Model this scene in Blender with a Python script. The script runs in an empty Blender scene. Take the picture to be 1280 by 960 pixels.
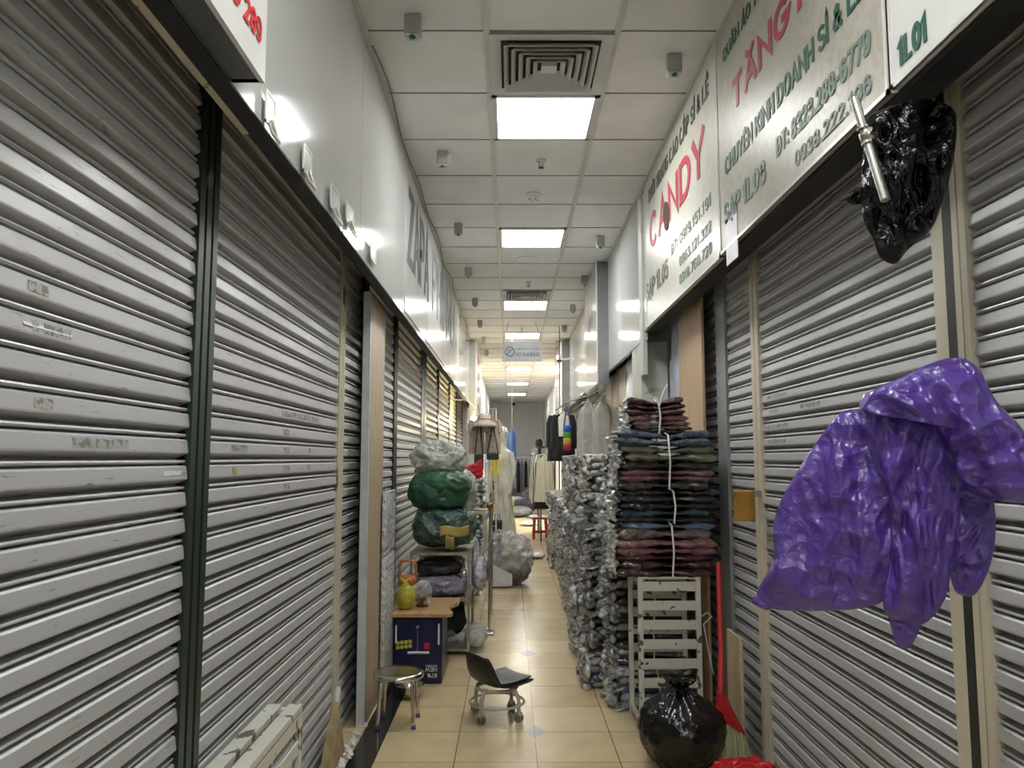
import bpy, bmesh, math, random
from mathutils import Vector, Matrix, noise
R = math.radians
random.seed(7); noise.seed_set(5)
sc = bpy.context.scene
COL = sc.collection

# ------------------------------------------------------------------ camera, world, exposure
F = 961.0; PITCH = R(5.53); YAW = R(-0.12); CZ = 1.42
cam_d = bpy.data.cameras.new('camera'); cam = bpy.data.objects.new('camera', cam_d); COL.objects.link(cam)
cam_d.sensor_fit = 'HORIZONTAL'; cam_d.sensor_width = 36.0; cam_d.lens = 36.0 * F / 1280.0
cam_d.clip_start = 0.05; cam_d.clip_end = 200
cam.location = (0, 0, CZ); cam.rotation_euler = (R(90) + PITCH, 0, YAW)
sc.camera = cam
w = bpy.data.worlds.new('world'); sc.world = w; w.use_nodes = True
w.node_tree.nodes['Background'].inputs[0].default_value = (0.9, 0.95, 1.0, 1)
w.node_tree.nodes['Background'].inputs[1].default_value = 0.25
sc.view_settings.view_transform = 'Standard'; sc.view_settings.look = 'None'
sc.view_settings.gamma = 1.0; sc.view_settings.use_curve_mapping = False
sc.view_settings.exposure = 1.92
LAMP = 8.5          # strength of the ceiling light panels

def ray(px, py):
    v = (480 - py) / F; h = (px - 640) / F
    c, s = math.cos(PITCH), math.sin(PITCH)
    d = Vector((h, c - v * s, s + v * c))
    a = YAW
    return Vector((d.x * math.cos(a) - d.y * math.sin(a), d.x * math.sin(a) + d.y * math.cos(a), d.z))
def PX(px, py, X):
    d = ray(px, py); t = X / d.x; return Vector((X, d.y * t, CZ + d.z * t))
def PY(px, py, Y):
    d = ray(px, py); t = Y / d.y; return Vector((d.x * t, Y, CZ + d.z * t))
def PZ(px, py, Z):
    d = ray(px, py); t = (Z - CZ) / d.z; return Vector((d.x * t, d.y * t, Z))

# ------------------------------------------------------------------ node helpers and materials
MAT = {}
def base_mat(name):
    m = bpy.data.materials.new(name); m.use_nodes = True
    nt = m.node_tree; p = nt.nodes['Principled BSDF']
    return m, nt, p
def nd(nt, t, **kw):
    n = nt.nodes.new(t)
    for k, v in kw.items(): setattr(n, k, v)
    return n
def coords(nt, scale=(1, 1, 1), kind='Object'):
    t = nd(nt, 'ShaderNodeTexCoord'); m = nd(nt, 'ShaderNodeMapping'); m.inputs['Scale'].default_value = scale
    nt.links.new(t.outputs[kind], m.inputs['Vector']); return m.outputs[0]
def noise_tex(nt, vec, scale, detail=4, dist=0.0):
    n = nd(nt, 'ShaderNodeTexNoise'); n.inputs['Scale'].default_value = scale
    n.inputs['Detail'].default_value = detail; n.inputs['Distortion'].default_value = dist
    nt.links.new(vec, n.inputs['Vector']); return n.outputs['Fac']
def ramp(nt, fac, stops):
    r = nd(nt, 'ShaderNodeValToRGB'); e = r.color_ramp.elements
    while len(e) < len(stops): e.new(0.5)
    for i, (p, c) in enumerate(stops):
        e[i].position = p; e[i].color = (c[0], c[1], c[2], 1) if hasattr(c, '__len__') else (c, c, c, 1)
    nt.links.new(fac, r.inputs[0]); return r.outputs[0]
def bump(nt, p, h, strength=0.3, dist=0.01):
    b = nd(nt, 'ShaderNodeBump'); b.inputs['Strength'].default_value = strength; b.inputs['Distance'].default_value = dist
    nt.links.new(h, b.inputs['Height']); nt.links.new(b.outputs[0], p.inputs['Normal']); return b.outputs[0]
def mul(c, k): return tuple(max(0, min(1, x * k)) for x in c)
def plain(name, c, rough=0.5, metal=0.0, var=0.12, vs=8, coat=0.0, bs=0.0, spec=0.5, stretch=(1, 1, 1)):
    if name in MAT: return MAT[name]
    m, nt, p = base_mat(name)
    v = coords(nt, stretch); f = noise_tex(nt, v, vs)
    nt.links.new(ramp(nt, f, [(0.3, mul(c, 1 - var)), (0.7, mul(c, 1 + var))]), p.inputs['Base Color'])
    p.inputs['Roughness'].default_value = rough; p.inputs['Metallic'].default_value = metal
    p.inputs['Coat Weight'].default_value = coat; p.inputs['Coat Roughness'].default_value = 0.12
    p.inputs['Specular IOR Level'].default_value = spec
    if bs: bump(nt, p, noise_tex(nt, v, vs * 6), bs, 0.005)
    MAT[name] = m; return m
def crinkle(nt, scale, kind='Object'):
    v = coords(nt, (1, 1, 1), kind)
    n = nd(nt, 'ShaderNodeTexNoise'); n.inputs['Scale'].default_value = scale * .6; n.inputs['Detail'].default_value = 2
    nt.links.new(v, n.inputs['Vector'])
    a = nd(nt, 'ShaderNodeVectorMath', operation='SCALE'); a.inputs[3].default_value = 0.6 / scale * 2
    nt.links.new(n.outputs['Color'], a.inputs[0])
    b = nd(nt, 'ShaderNodeVectorMath', operation='ADD'); nt.links.new(v, b.inputs[0]); nt.links.new(a.outputs[0], b.inputs[1])
    o = nd(nt, 'ShaderNodeTexVoronoi'); o.inputs['Scale'].default_value = scale; nt.links.new(b.outputs[0], o.inputs['Vector'])
    f2 = noise_tex(nt, v, scale * 1.6, 3, 1.0)
    mx = nd(nt, 'ShaderNodeMath', operation='MULTIPLY_ADD'); mx.inputs[1].default_value = 0.6
    nt.links.new(f2, mx.inputs[0]); nt.links.new(o.outputs['Distance'], mx.inputs[2])
    return mx.outputs[0]
def plastic(name, c, alpha=1.0, rough=0.2, scale=22, strength=0.6, dist=0.02, trans=0.0, var=0.15, spec=0.5):
    if name in MAT: return MAT[name]
    m, nt, p = base_mat(name)
    v = coords(nt); f = noise_tex(nt, v, 6)
    col = ramp(nt, f, [(0.3, mul(c, 1 - var)), (0.7, mul(c, 1 + var))])
    nt.links.new(col, p.inputs['Base Color'])
    p.inputs['Roughness'].default_value = rough; p.inputs['Alpha'].default_value = alpha
    p.inputs['Specular IOR Level'].default_value = spec
    b = bump(nt, p, crinkle(nt, scale), strength, dist)
    if trans:
        t = nd(nt, 'ShaderNodeBsdfTranslucent'); nt.links.new(col, t.inputs[0]); nt.links.new(b, t.inputs[1])
        mx = nd(nt, 'ShaderNodeMixShader'); mx.inputs[0].default_value = trans
        out = nt.nodes['Material Output']
        nt.links.new(p.outputs[0], mx.inputs[1]); nt.links.new(t.outputs[0], mx.inputs[2]); nt.links.new(mx.outputs[0], out.inputs[0])
    MAT[name] = m; return m
def wrapped(name, c, c2=None, scale=26, vs=14):
    """folded cloth inside thin clear plastic"""
    if name in MAT: return MAT[name]
    m, nt, p = base_mat(name)
    v = coords(nt, (.6, 1, 3)); f = noise_tex(nt, v, vs, 5)
    nt.links.new(ramp(nt, f, [(0.35, mul(c, 0.8)), (0.65, c2 or mul(c, 1.25))]), p.inputs['Base Color'])
    p.inputs['Roughness'].default_value = 0.5; p.inputs['Coat Weight'].default_value = 0.9; p.inputs['Coat Roughness'].default_value = 0.1
    bump(nt, p, crinkle(nt, scale * .7), 1.0, 0.03)
    MAT[name] = m; return m
def wood(name, c, c2, axis=2, scale=3, rough=0.45):
    if name in MAT: return MAT[name]
    m, nt, p = base_mat(name)
    s = [14, 14, 14]; s[axis] = 0.9
    v = coords(nt, tuple(s)); f = noise_tex(nt, v, scale, 6, 1.2)
    nt.links.new(ramp(nt, f, [(0.3, c2), (0.5, c), (0.72, mul(c, 1.1))]), p.inputs['Base Color'])
    p.inputs['Roughness'].default_value = rough; bump(nt, p, f, 0.08, 0.003)
    MAT[name] = m; return m
def chipped(name, c, under, amount=0.62, rough=0.4, scale=9, stretch=(1, 1, 1)):
    if name in MAT: return MAT[name]
    m, nt, p = base_mat(name)
    v = coords(nt, stretch); f = noise_tex(nt, v, scale, 9, 0.4)
    nt.links.new(ramp(nt, f, [(0.0, mul(c, .92)), (amount - .02, c), (amount, under), (1, mul(under, .7))]), p.inputs['Base Color'])
    p.inputs['Roughness'].default_value = rough
    MAT[name] = m; return m
def emit(name, c, s):
    if name in MAT: return MAT[name]
    m, nt, p = base_mat(name)
    p.inputs['Base Color'].default_value = (.9, .9, .9, 1)
    p.inputs['Emission Color'].default_value = (*c, 1); p.inputs['Emission Strength'].default_value = s
    MAT[name] = m; return m

def shutter_mat(name, c, seed):
    m, nt, p = base_mat(name)
    v = coords(nt, (1, 1, 1))
    big = noise_tex(nt, v, 1.3, 3)
    v2 = coords(nt, (1, 2.2, 26)); sc1 = noise_tex(nt, v2, 5.0, 8, 0.3)      # long scuffs running along the slats
    v3 = coords(nt, (1, 5, 9)); sc2 = noise_tex(nt, v3, 4, 5)
    a = ramp(nt, big, [(0.3, mul(c, .93)), (0.7, mul(c, 1.04))])
    mk = ramp(nt, sc1, [(0.0, 0), (0.64, 0), (0.70, 1)])
    mk2 = ramp(nt, sc2, [(0.0, 0), (0.68, 0), (0.74, .8)])
    m1 = nd(nt, 'ShaderNodeMixRGB'); nt.links.new(mk, m1.inputs[0]); nt.links.new(a, m1.inputs[1]); m1.inputs[2].default_value = (*mul(c, .5), 1)
    m2 = nd(nt, 'ShaderNodeMixRGB'); nt.links.new(mk2, m2.inputs[0]); nt.links.new(m1.outputs[0], m2.inputs[1]); m2.inputs[2].default_value = (*mul(c, .66), 1)
    nt.links.new(m2.outputs[0], p.inputs['Base Color'])
    p.inputs['Roughness'].default_value = 0.36; p.inputs['Metallic'].default_value = 0.15
    bump(nt, p, noise_tex(nt, coords(nt, (1, .4, 8)), 6, 3), 0.05, 0.004)
    MAT[name] = m; return m
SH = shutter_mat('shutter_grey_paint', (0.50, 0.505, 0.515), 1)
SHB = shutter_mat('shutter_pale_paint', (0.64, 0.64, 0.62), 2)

def floor_mat():
    m, nt, p = base_mat('floor_tiles')
    t = nd(nt, 'ShaderNodeTexCoord'); s = nd(nt, 'ShaderNodeSeparateXYZ'); nt.links.new(t.outputs['Object'], s.inputs[0])
    def M(op, a, b=None, c=None):
        n = nd(nt, 'ShaderNodeMath', operation=op)
        for i, x in enumerate((a, b, c)):
            if x is None: continue
            if isinstance(x, (int, float)): n.inputs[i].default_value = x
            else: nt.links.new(x, n.inputs[i])
        return n.outputs[0]
    P_ = 0.40
    def line(o, off, per):          # distance to the nearest joint
        u = M('DIVIDE', M('SUBTRACT', o, off), per)
        return M('MULTIPLY', M('ABSOLUTE', M('SUBTRACT', M('FRACT', M('ADD', u, 0.5)), 0.5)), per), M('FLOOR', u)
    dx, ix = line(s.outputs[0], 0.126, 0.39); dy, iy = line(s.outputs[1], 4.17, 0.405)
    grout = M('LESS_THAN', M('MINIMUM', dx, dy), 0.0022)
    ex, _ = line(s.outputs[0], 0.126, 1.56); ey, _ = line(s.outputs[1], 4.17, 1.62)
    dia = M('LESS_THAN', M('ADD', ex, M('MULTIPLY', ey, 0.62)), 0.062)
    cmb = nd(nt, 'ShaderNodeCombineXYZ'); nt.links.new(ix, cmb.inputs[0]); nt.links.new(iy, cmb.inputs[1])
    wn = nd(nt, 'ShaderNodeTexWhiteNoise'); wn.noise_dimensions = '2D'; nt.links.new(cmb.outputs[0], wn.inputs['Vector'])
    f = noise_tex(nt, coords(nt), 7, 6); dirt = noise_tex(nt, coords(nt), 2.2, 8, 0.6)
    tile = ramp(nt, wn.outputs['Value'], [(0.0, (0.60, 0.475, 0.275)), (0.5, (0.66, 0.53, 0.32)), (0.97, (0.71, 0.58, 0.36))])
    mm = nd(nt, 'ShaderNodeMixRGB', blend_type='MULTIPLY'); mm.inputs[0].default_value = 1
    nt.links.new(tile, mm.inputs[1]); nt.links.new(ramp(nt, f, [(0.3, .88), (0.7, 1.0)]), mm.inputs[2])
    m3 = nd(nt, 'ShaderNodeMixRGB', blend_type='MULTIPLY'); m3.inputs[0].default_value = 1
    nt.links.new(mm.outputs[0], m3.inputs[1]); nt.links.new(ramp(nt, dirt, [(0.30, .90), (0.65, 1.0)]), m3.inputs[2])
    m1 = nd(nt, 'ShaderNodeMixRGB'); nt.links.new(dia, m1.inputs[0]); nt.links.new(m3.outputs[0], m1.inputs[1]); m1.inputs[2].default_value = (.34, .335, .345, 1)
    m2 = nd(nt, 'ShaderNodeMixRGB'); nt.links.new(grout, m2.inputs[0]); nt.links.new(m1.outputs[0], m2.inputs[1]); m2.inputs[2].default_value = (.12, .09, .06, 1)
    nt.links.new(m2.outputs[0], p.inputs['Base Color'])
    nt.links.new(ramp(nt, dirt, [(0.30, .27), (0.7, .18)]), p.inputs['Roughness'])
    return m

# ------------------------------------------------------------------ mesh builder
class MB:
    def __init__(s): s.v = []; s.f = []; s.m = []; s.smooth = []; s.mi = 0; s.sm = False
    def add(s, vs, fs):
        o = len(s.v); s.v += [tuple(p) for p in vs]
        for f in fs: s.f.append([i + o for i in f]); s.m.append(s.mi); s.smooth.append(s.sm)
    def box(s, c, d, rot=None):
        x, y, z = (k / 2 for k in d)
        P = [Vector((a * x, b * y, e * z)) for a in (-1, 1) for b in (-1, 1) for e in (-1, 1)]
        if rot: P = [rot @ q for q in P]
        P = [q + Vector(c) for q in P]
        s.add(P, [(0, 1, 3, 2), (4, 6, 7, 5), (0, 4, 5, 1), (2, 3, 7, 6), (0, 2, 6, 4), (1, 5, 7, 3)])
        return s
    def bb(s, a, b): return s.box([(a[i] + b[i]) / 2 for i in range(3)], [abs(b[i] - a[i]) for i in range(3)])
    def tube(s, pts, r, seg=10, caps=True):
        pts = [Vector(p) for p in pts]; n = len(pts); rr = r if hasattr(r, '__len__') else [r] * n
        prev = None; rings = []
        for i, p in enumerate(pts):
            t = (pts[min(i + 1, n - 1)] - pts[max(i - 1, 0)]).normalized()
            if prev is None: a = t.orthogonal().normalized()
            else:
                a = prev - t * prev.dot(t)
                a = a.normalized() if a.length > 1e-6 else t.orthogonal().normalized()
            prev = a; b = t.cross(a)
            rings.append([p + (a * math.cos(q) + b * math.sin(q)) * rr[i] for q in [2 * math.pi * k / seg for k in range(seg)]])
        vs = [q for g in rings for q in g]
        fs = [(i * seg + k, i * seg + (k + 1) % seg, (i + 1) * seg + (k + 1) % seg, (i + 1) * seg + k) for i in range(n - 1) for k in range(seg)]
        o = s.sm; s.sm = True; s.add(vs, fs); s.sm = o
        if caps: s.add(rings[0], [list(range(seg))[::-1]]); s.add(rings[-1], [list(range(seg))])
        return s
    def lathe(s, prof, c=(0, 0, 0), seg=28, fn=None):
        vs = []
        for (r, z) in prof:
            for k in range(seg):
                q = 2 * math.pi * k / seg; rr, zz = (r, z) if fn is None else fn(r, z, q)
                vs.append((c[0] + rr * math.cos(q), c[1] + rr * math.sin(q), c[2] + zz))
        n = len(prof)
        fs = [(i * seg + k, i * seg + (k + 1) % seg, (i + 1) * seg + (k + 1) % seg, (i + 1) * seg + k) for i in range(n - 1) for k in range(seg)]
        if prof[0][0] > 1e-4: fs.append(list(range(seg))[::-1])
        if prof[-1][0] > 1e-4: fs.append([(n - 1) * seg + k for k in range(seg)])
        o = s.sm; s.sm = True; s.add(vs, fs); s.sm = o
        return s
    def grid(s, fn, nu, nv, closed_u=False):
        vs = [fn(i / (nu if closed_u else nu - 1), j / (nv - 1)) for i in range(nu) for j in range(nv)]
        fs = [(i * nv + j, ((i + 1) % nu) * nv + j, ((i + 1) % nu) * nv + j + 1, i * nv + j + 1) for i in range(nu if closed_u else nu - 1) for j in range(nv - 1)]
        s.add(vs, fs); return s
    def build(s, name, mat, parent=None, bevel=0, weld=False, solid=0, flat=False):
        me = bpy.data.meshes.new(name); me.from_pydata(s.v, [], s.f)
        for mm in (mat if isinstance(mat, (list, tuple)) else [mat]): me.materials.append(mm)
        me.polygons.foreach_set('material_index', s.m)
        me.polygons.foreach_set('use_smooth', [False if flat else bool(x) for x in s.smooth])
        bm = bmesh.new(); bm.from_mesh(me)
        if weld: bmesh.ops.remove_doubles(bm, verts=bm.verts, dist=1e-5)
        bmesh.ops.recalc_face_normals(bm, faces=bm.faces); bm.to_mesh(me); bm.free()
        o = bpy.data.objects.new(name, me); COL.objects.link(o)
        if bevel:
            b = o.modifiers.new('b', 'BEVEL'); b.width = bevel; b.segments = 2; b.limit_method = 'ANGLE'; b.angle_limit = R(40)
        if solid:
            b = o.modifiers.new('s', 'SOLIDIFY'); b.thickness = solid; b.offset = 0
        if parent: o.parent = parent
        return o
def tag(o, label=None, cat=None, group=None, kind=None):
    if label: o['label'] = label
    if cat: o['category'] = cat
    if group: o['group'] = group
    if kind: o['kind'] = kind
    return o
def empty(name, loc, label, cat, group=None, rz=0):
    o = bpy.data.objects.new(name, None); COL.objects.link(o); o.location = loc; o.rotation_euler = (0, 0, rz); o.empty_display_size = .05
    return tag(o, label, cat, group)
def struct(o): o['kind'] = 'structure'; return o
def dup(root, loc, label, rz=None, group=None):
    r = root.copy(); COL.objects.link(r); r.location = loc; r['label'] = label
    if rz is not None: r.rotation_euler = (0, 0, rz)
    if group: r['group'] = group
    for ch in list(root.children):
        c = ch.copy(); COL.objects.link(c); c.parent = r
        for g in list(ch.children):
            d = g.copy(); COL.objects.link(d); d.parent = c
    return r
def recentre(o):
    """put a single-mesh object's origin at its base"""
    me = o.data; xs = [v.co for v in me.vertices]
    c = Vector(((min(v.x for v in xs) + max(v.x for v in xs)) / 2, (min(v.y for v in xs) + max(v.y for v in xs)) / 2, min(v.z for v in xs)))
    me.transform(Matrix.Translation(-c)); o.location = c; return o
def fbm(p, s, o=3):
    return noise.fractal(Vector(p) * s, 1.0, 2.0, o)
def ridge(p, s, seed=0, an=None):
    q = Vector(p)
    if an: q = Vector((q.x * an[0], q.y * an[1], q.z * an[2]))
    q = q * s + Vector((seed * 7.1, seed * 3.3, seed * 1.7))
    q = q + noise.noise_vector(q * .45) * .9
    return (1 - abs(noise.noise(q)) * 2.4) * .5 + (1 - abs(noise.noise(q * 2.07 + Vector((3, 1, 7)))) * 2.4) * .3 + (1 - abs(noise.noise(q * 4.3)) * 2.4) * .2 - .45
def blob(mb, c, r, amp=.02, sc_=9, seed=0, nu=64, nv=40, sq=.8, flatb=.75):
    """soft crumpled sack: super-ellipsoid with ridged creases"""
    c = Vector(c)
    def pw(a, e): return math.copysign(abs(a) ** e, a)
    def fn(u, v):
        a = 2 * math.pi * u; b = -math.pi / 2 + math.pi * v
        d = Vector((pw(math.cos(b), sq) * pw(math.cos(a), sq), pw(math.cos(b), sq) * pw(math.sin(a), sq), pw(math.sin(b), sq)))
        if d.z < 0: d.z *= flatb
        p = Vector((d.x * r[0], d.y * r[1], d.z * r[2]))
        q = p + Vector((seed * 3.1, seed, -seed))
        k = amp * ridge(q, sc_, seed) * 1.6 + amp * .8 * noise.noise(q * sc_ * .4)
        if b < -1.45: k *= .2
        n = d.normalized()
        return c + p + n * k
    mb.sm = True; mb.grid(fn, nu, nv, closed_u=True); return mb

import unicodedata
def arc(cx, cy, rx, ry, a0, a1, n=14):
    return [(cx + rx * math.cos(R(a0 + (a1 - a0) * k / n)), cy + ry * math.sin(R(a0 + (a1 - a0) * k / n))) for k in range(n + 1)]
GL = {  # letter: (width, strokes) on a unit-high box, x from 0 to 1 over the width
 'A': (.70, [[(0, 0), (.5, 1), (1, 0)], [(.17, .32), (.83, .32)]]), 'B': (.62, [[(0, 0), (0, 1)] + arc(.5, .76, .45, .24, 90, -90) + [(0, .52)], [(.5, .52)] + arc(.5, .26, .5, .26, 90, -90) + [(0, 0)]]),
 'C': (.68, [arc(.5, .5, .5, .5, 50, 310, 22)]), 'D': (.66, [[(0, 0), (0, 1)] + arc(.42, .5, .58, .5, 90, -90, 18) + [(0, 0)]]),
 'E': (.56, [[(1, 1), (0, 1), (0, 0), (1, 0)], [(0, .52), (.88, .52)]]), 'F': (.54, [[(1, 1), (0, 1), (0, 0)], [(0, .52), (.85, .52)]]),
 'G': (.70, [arc(.5, .5, .5, .5, 50, 320, 22) + [(1, .46), (.58, .46)]]), 'H': (.64, [[(0, 0), (0, 1)], [(1, 0), (1, 1)], [(0, .52), (1, .52)]]), 'I': (.04, [[(.5, 0), (.5, 1)]]),
 'K': (.64, [[(0, 0), (0, 1)], [(1, 1), (.05, .40)], [(.35, .58), (1, 0)]]), 'L': (.54, [[(0, 1), (0, 0), (1, 0)]]), 'M': (.84, [[(0, 0), (0, 1), (.5, .15), (1, 1), (1, 0)]]),
 'N': (.66, [[(0, 0), (0, 1), (1, 0), (1, 1)]]), 'O': (.72, [arc(.5, .5, .5, .5, 90, 450, 28)]), 'P': (.60, [[(0, 0), (0, 1)] + arc(.5, .74, .5, .26, 90, -90) + [(0, .48)]]),
 'Q': (.72, [arc(.5, .5, .5, .5, 90, 450, 28), [(.62, .25), (1, -.05)]]), 'R': (.64, [[(0, 0), (0, 1)] + arc(.5, .75, .46, .25, 90, -90) + [(0, .5)], [(.5, .5), (1, 0)]]),
 'S': (.60, [arc(.5, .755, .46, .245, 35, 270, 14) + arc(.5, .255, .5, .255, 88, -150, 14)]), 'T': (.62, [[(0, 1), (1, 1)], [(.5, 1), (.5, 0)]]),
 'U': (.64, [[(0, 1)] + arc(.5, .35, .5, .35, 180, 360) + [(1, 1)]]), 'V': (.68, [[(0, 1), (.5, 0), (1, 1)]]), 'W': (.95, [[(0, 1), (.25, 0), (.5, .85), (.75, 0), (1, 1)]]),
 'Y': (.66, [[(0, 1), (.5, .45), (1, 1)], [(.5, .48), (.5, 0)]]), 'Z': (.60, [[(0, 1), (1, 1), (0, 0), (1, 0)]]), 'X': (.64, [[(0, 0), (1, 1)], [(0, 1), (1, 0)]]),
 '0': (.56, [arc(.5, .5, .5, .5, 90, 450, 26)]), '1': (.34, [[(-.1, .80), (.55, 1), (.55, 0)]]), '2': (.56, [arc(.5, .72, .48, .28, 165, -25) + [(0, 0), (1, 0)]]),
 '3': (.56, [arc(.48, .755, .44, .245, 150, -88) + arc(.5, .26, .5, .26, 88, -150)]), '4': (.60, [[(.75, 0), (.75, 1), (0, .3), (1, .3)]]),
 '5': (.56, [[(.92, 1), (.15, 1), (.08, .56)] + arc(.48, .33, .5, .33, 125, -150)]), '6': (.56, [arc(.5, .62, .5, .38, 40, 180, 8) + [(0, .3)], arc(.5, .31, .5, .31, 90, 450, 22)]),
 '7': (.54, [[(0, 1), (1, 1), (.35, 0)]]), '8': (.56, [arc(.5, .765, .42, .235, 90, 450, 20), arc(.5, .265, .5, .265, 90, 450, 22)]),
 '9': (.56, [arc(.5, .38, .5, .38, 220, 360, 8) + [(1, .7)], arc(.5, .69, .5, .31, 90, 450, 22)]), '.': (.06, [[(.5, 0), (.5, .09)]]), ':': (.06, [[(.5, .08), (.5, .18)], [(.5, .58), (.5, .68)]]),
 '-': (.30, [[(0, .42), (1, .42)]]), '%': (.8, [arc(.22, .76, .2, .22, 90, 450, 14), arc(.78, .24, .2, .22, 90, 450, 14), [(.8, 1), (.2, 0)]]),
 '&': (.70, [[(1, 0), (.25, .70), (.24, .86), (.42, 1), (.62, .9), (.60, .72), (.12, .42), (.02, .2), (.2, .02), (.5, .02), (.9, .45)]]), ' ': (.26, [])}
GL['\u0110'] = (.66, GL['D'][1] + [[(-.16, .5), (.42, .5)]])
MARK = {'\u0306': [[(.2, 1.27), (.34, 1.15), (.66, 1.15), (.8, 1.27)]], '\u0302': [[(.2, 1.12), (.5, 1.28), (.8, 1.12)]], '\u0301': [[(.42, 1.13), (.72, 1.32)]], '\u0300': [[(.58, 1.13), (.28, 1.32)]],
        '\u0309': [[(.34, 1.30), (.5, 1.38), (.66, 1.28), (.5, 1.13)]], '\u0323': [[(.44, -.18), (.58, -.18)]], '\u031b': [[(.88, .88), (1.06, 1.12)]]}
def put_text(s, o, ux, uz, nrm, width, cap, mat, parent, bold=0.012, name='lettering', depth=.002, fx=1.0):
    """s written from point o along ux, letters standing along uz, facing nrm; `cap` = cap height, strokes of even weight"""
    wt = (.125 + bold * 1.7) * cap * .5
    x = 0; strokes = []; gap = .29
    for ch in unicodedata.normalize('NFD', s.upper()):
        if ch in MARK:
            w_, x_ = last
            for st_ in MARK[ch]:
                up = .14 if (lastmark and ch != '\u0323' and lastmark != '\u031b' and lastmark != '\u0323') else 0
                strokes.append([(x_ + p[0] * w_, p[1] + up) for p in st_])
            lastmark = ch; continue
        w_, g_ = GL[ch]; lastmark = None
        for st_ in g_: strokes.append([(x + p[0] * max(w_, .04), p[1]) for p in st_])
        last = (w_, x); x += w_ + (gap if ch != ' ' else .12)
    tot = x - gap
    sx = (width - 2 * wt * fx) / tot; sy = (cap - 2 * wt)
    ux, uz, nrm, o = Vector(ux), Vector(uz), Vector(nrm), Vector(o)
    mb = MB()
    for k_, st_ in enumerate(strokes):
        P = [Vector((wt * fx + p[0] * sx, wt + p[1] * sy)) for p in st_]
        closed = (P[0] - P[-1]).length < 1e-4 * cap + 1e-6 and len(P) > 3
        if closed: P = P[:-1]
        n = len(P); A = []; B = []
        for i in range(n):
            a = (P[i] - P[i - 1]) if (i or closed) else (P[1] - P[0]); b_ = (P[(i + 1) % n] - P[i]) if (i < n - 1 or closed) else (P[-1] - P[-2])
            a = a.normalized(); b_ = b_.normalized(); t_ = (a + b_); t_ = t_.normalized() if t_.length > .05 else a
            nn = Vector((-t_.y, t_.x)); k = 1 / max(.42, abs(nn.dot(Vector((-a.y, a.x))))); q = P[i]
            if not closed and i == 0: q = q - b_ * wt * .9
            if not closed and i == n - 1: q = q + a * wt * .9
            e = Vector((nn.x * fx, nn.y)) * wt * k; A.append(q + e); B.append(q - e)
        f = lambda p, h: o + ux * p.x + uz * p.y + nrm * h
        h = depth * .5 + .00012 * (k_ % 3)
        vs = [f(p, h) for p in A] + [f(p, h) for p in B] + [f(p, 0) for p in A] + [f(p, 0) for p in B]
        fs = []
        for i in range(n if closed else n - 1):
            j = (i + 1) % n; fs += [(i, j, n + j, n + i), (2 * n + i, 3 * n + i, 3 * n + j, 2 * n + j), (i, 2 * n + i, 2 * n + j, j), (n + i, n + j, 3 * n + j, 3 * n + i)]
        mb.add(vs, fs)
    ob = mb.build(name, mat)
    if parent:
        ob.parent = parent; ob.matrix_parent_inverse = Matrix.Translation(-parent.location)
    ob['label'] = 'lettering reading ' + s
    return ob
def wall_text(s, X, xs, xe, base, top, mat, parent, bold=.012, side=1, fx=1.45):
    """text on the plane x = X; xs/xe image columns of its ends, base/top image points on its baseline and cap line"""
    z0 = PX(*base, X).z; z1 = PX(*top, X).z; ym = base[1]
    def ycol(px, z):          # y of the point of column px at height z on the plane
        lo, hi = -400, 1400
        for _ in range(50):
            mid = (lo + hi) / 2
            if PX(px, mid, X).z > z: lo = mid
            else: hi = mid
        return PX(px, (lo + hi) / 2, X).y
    zm = (z0 + z1) / 2; ya, yb = ycol(xs, zm), ycol(xe, zm)
    d = -1 if yb < ya else 1
    return put_text(s, (X, ya, z0), (0, d, 0), (0, 0, 1), (-side, 0, 0), abs(yb - ya), z1 - z0, mat, parent, bold, fx=fx)

# ------------------------------------------------------------------ common materials
CREAM = chipped('cream_post_paint', (0.60, 0.555, 0.43), (0.16, 0.11, 0.07), .66, .45, 11, (1, 1, .35))
GREEN = chipped('dark_green_post_paint', (0.016, 0.030, 0.022), (0.16, 0.17, 0.15), .7, .35, 13, (1, 1, .3))
DARK = plain('dark_metal', (0.035, 0.036, 0.036), .4, .3)
GREYP = plain('grey_painted_steel', (0.36, 0.39, 0.40), .4, .2)
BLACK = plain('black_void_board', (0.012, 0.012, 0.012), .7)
WHITEP = plain('white_glossy_panel', (0.56, 0.57, 0.565), .10, 0, .05, 1.6, bs=.02)
WHITEM = plain('white_matt_paint', (0.74, 0.74, 0.72), .6, 0, .04, 2)
CEIL = plain('ceiling_tile_board', (0.74, 0.74, 0.73), .75, 0, .07, 3, bs=.05)
GRID = plain('ceiling_grid_steel', (0.56, 0.56, 0.54), .45, 0, .04)
CHROME = plain('chrome_steel', (0.62, 0.60, 0.56), .18, 1.0, .1)
STEEL = plain('brushed_steel', (0.5, 0.49, 0.46), .3, .95, .15)
WHITECH = chipped('chipped_white_enamel', (0.66, 0.66, 0.60), (0.13, 0.10, 0.08), .63, .4, 16)
STRING = plain('white_string', (0.75, 0.74, 0.70), .6)
CLEAR = plastic('clear_plastic_bag', (0.75, 0.78, 0.76), .34, .16, 16, .8, .03)
CLOUDY = plastic('cloudy_plastic_bag', (0.66, 0.69, 0.67), .62, .2, 14, .8, .03)
BLACKP = plastic('black_plastic_bag', (0.004, 0.004, 0.005), 1, .2, 20, .8, .025, spec=.4)

# ------------------------------------------------------------------ setting
FZ = 3.36                  # ceiling height
XL, XR = -0.67, 0.96       # fascia planes
SL, SR = -0.90, 1.19       # shutter planes
END = 27.0; C0, C1 = 15.2, 18.2; BACK = -5.0

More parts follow.
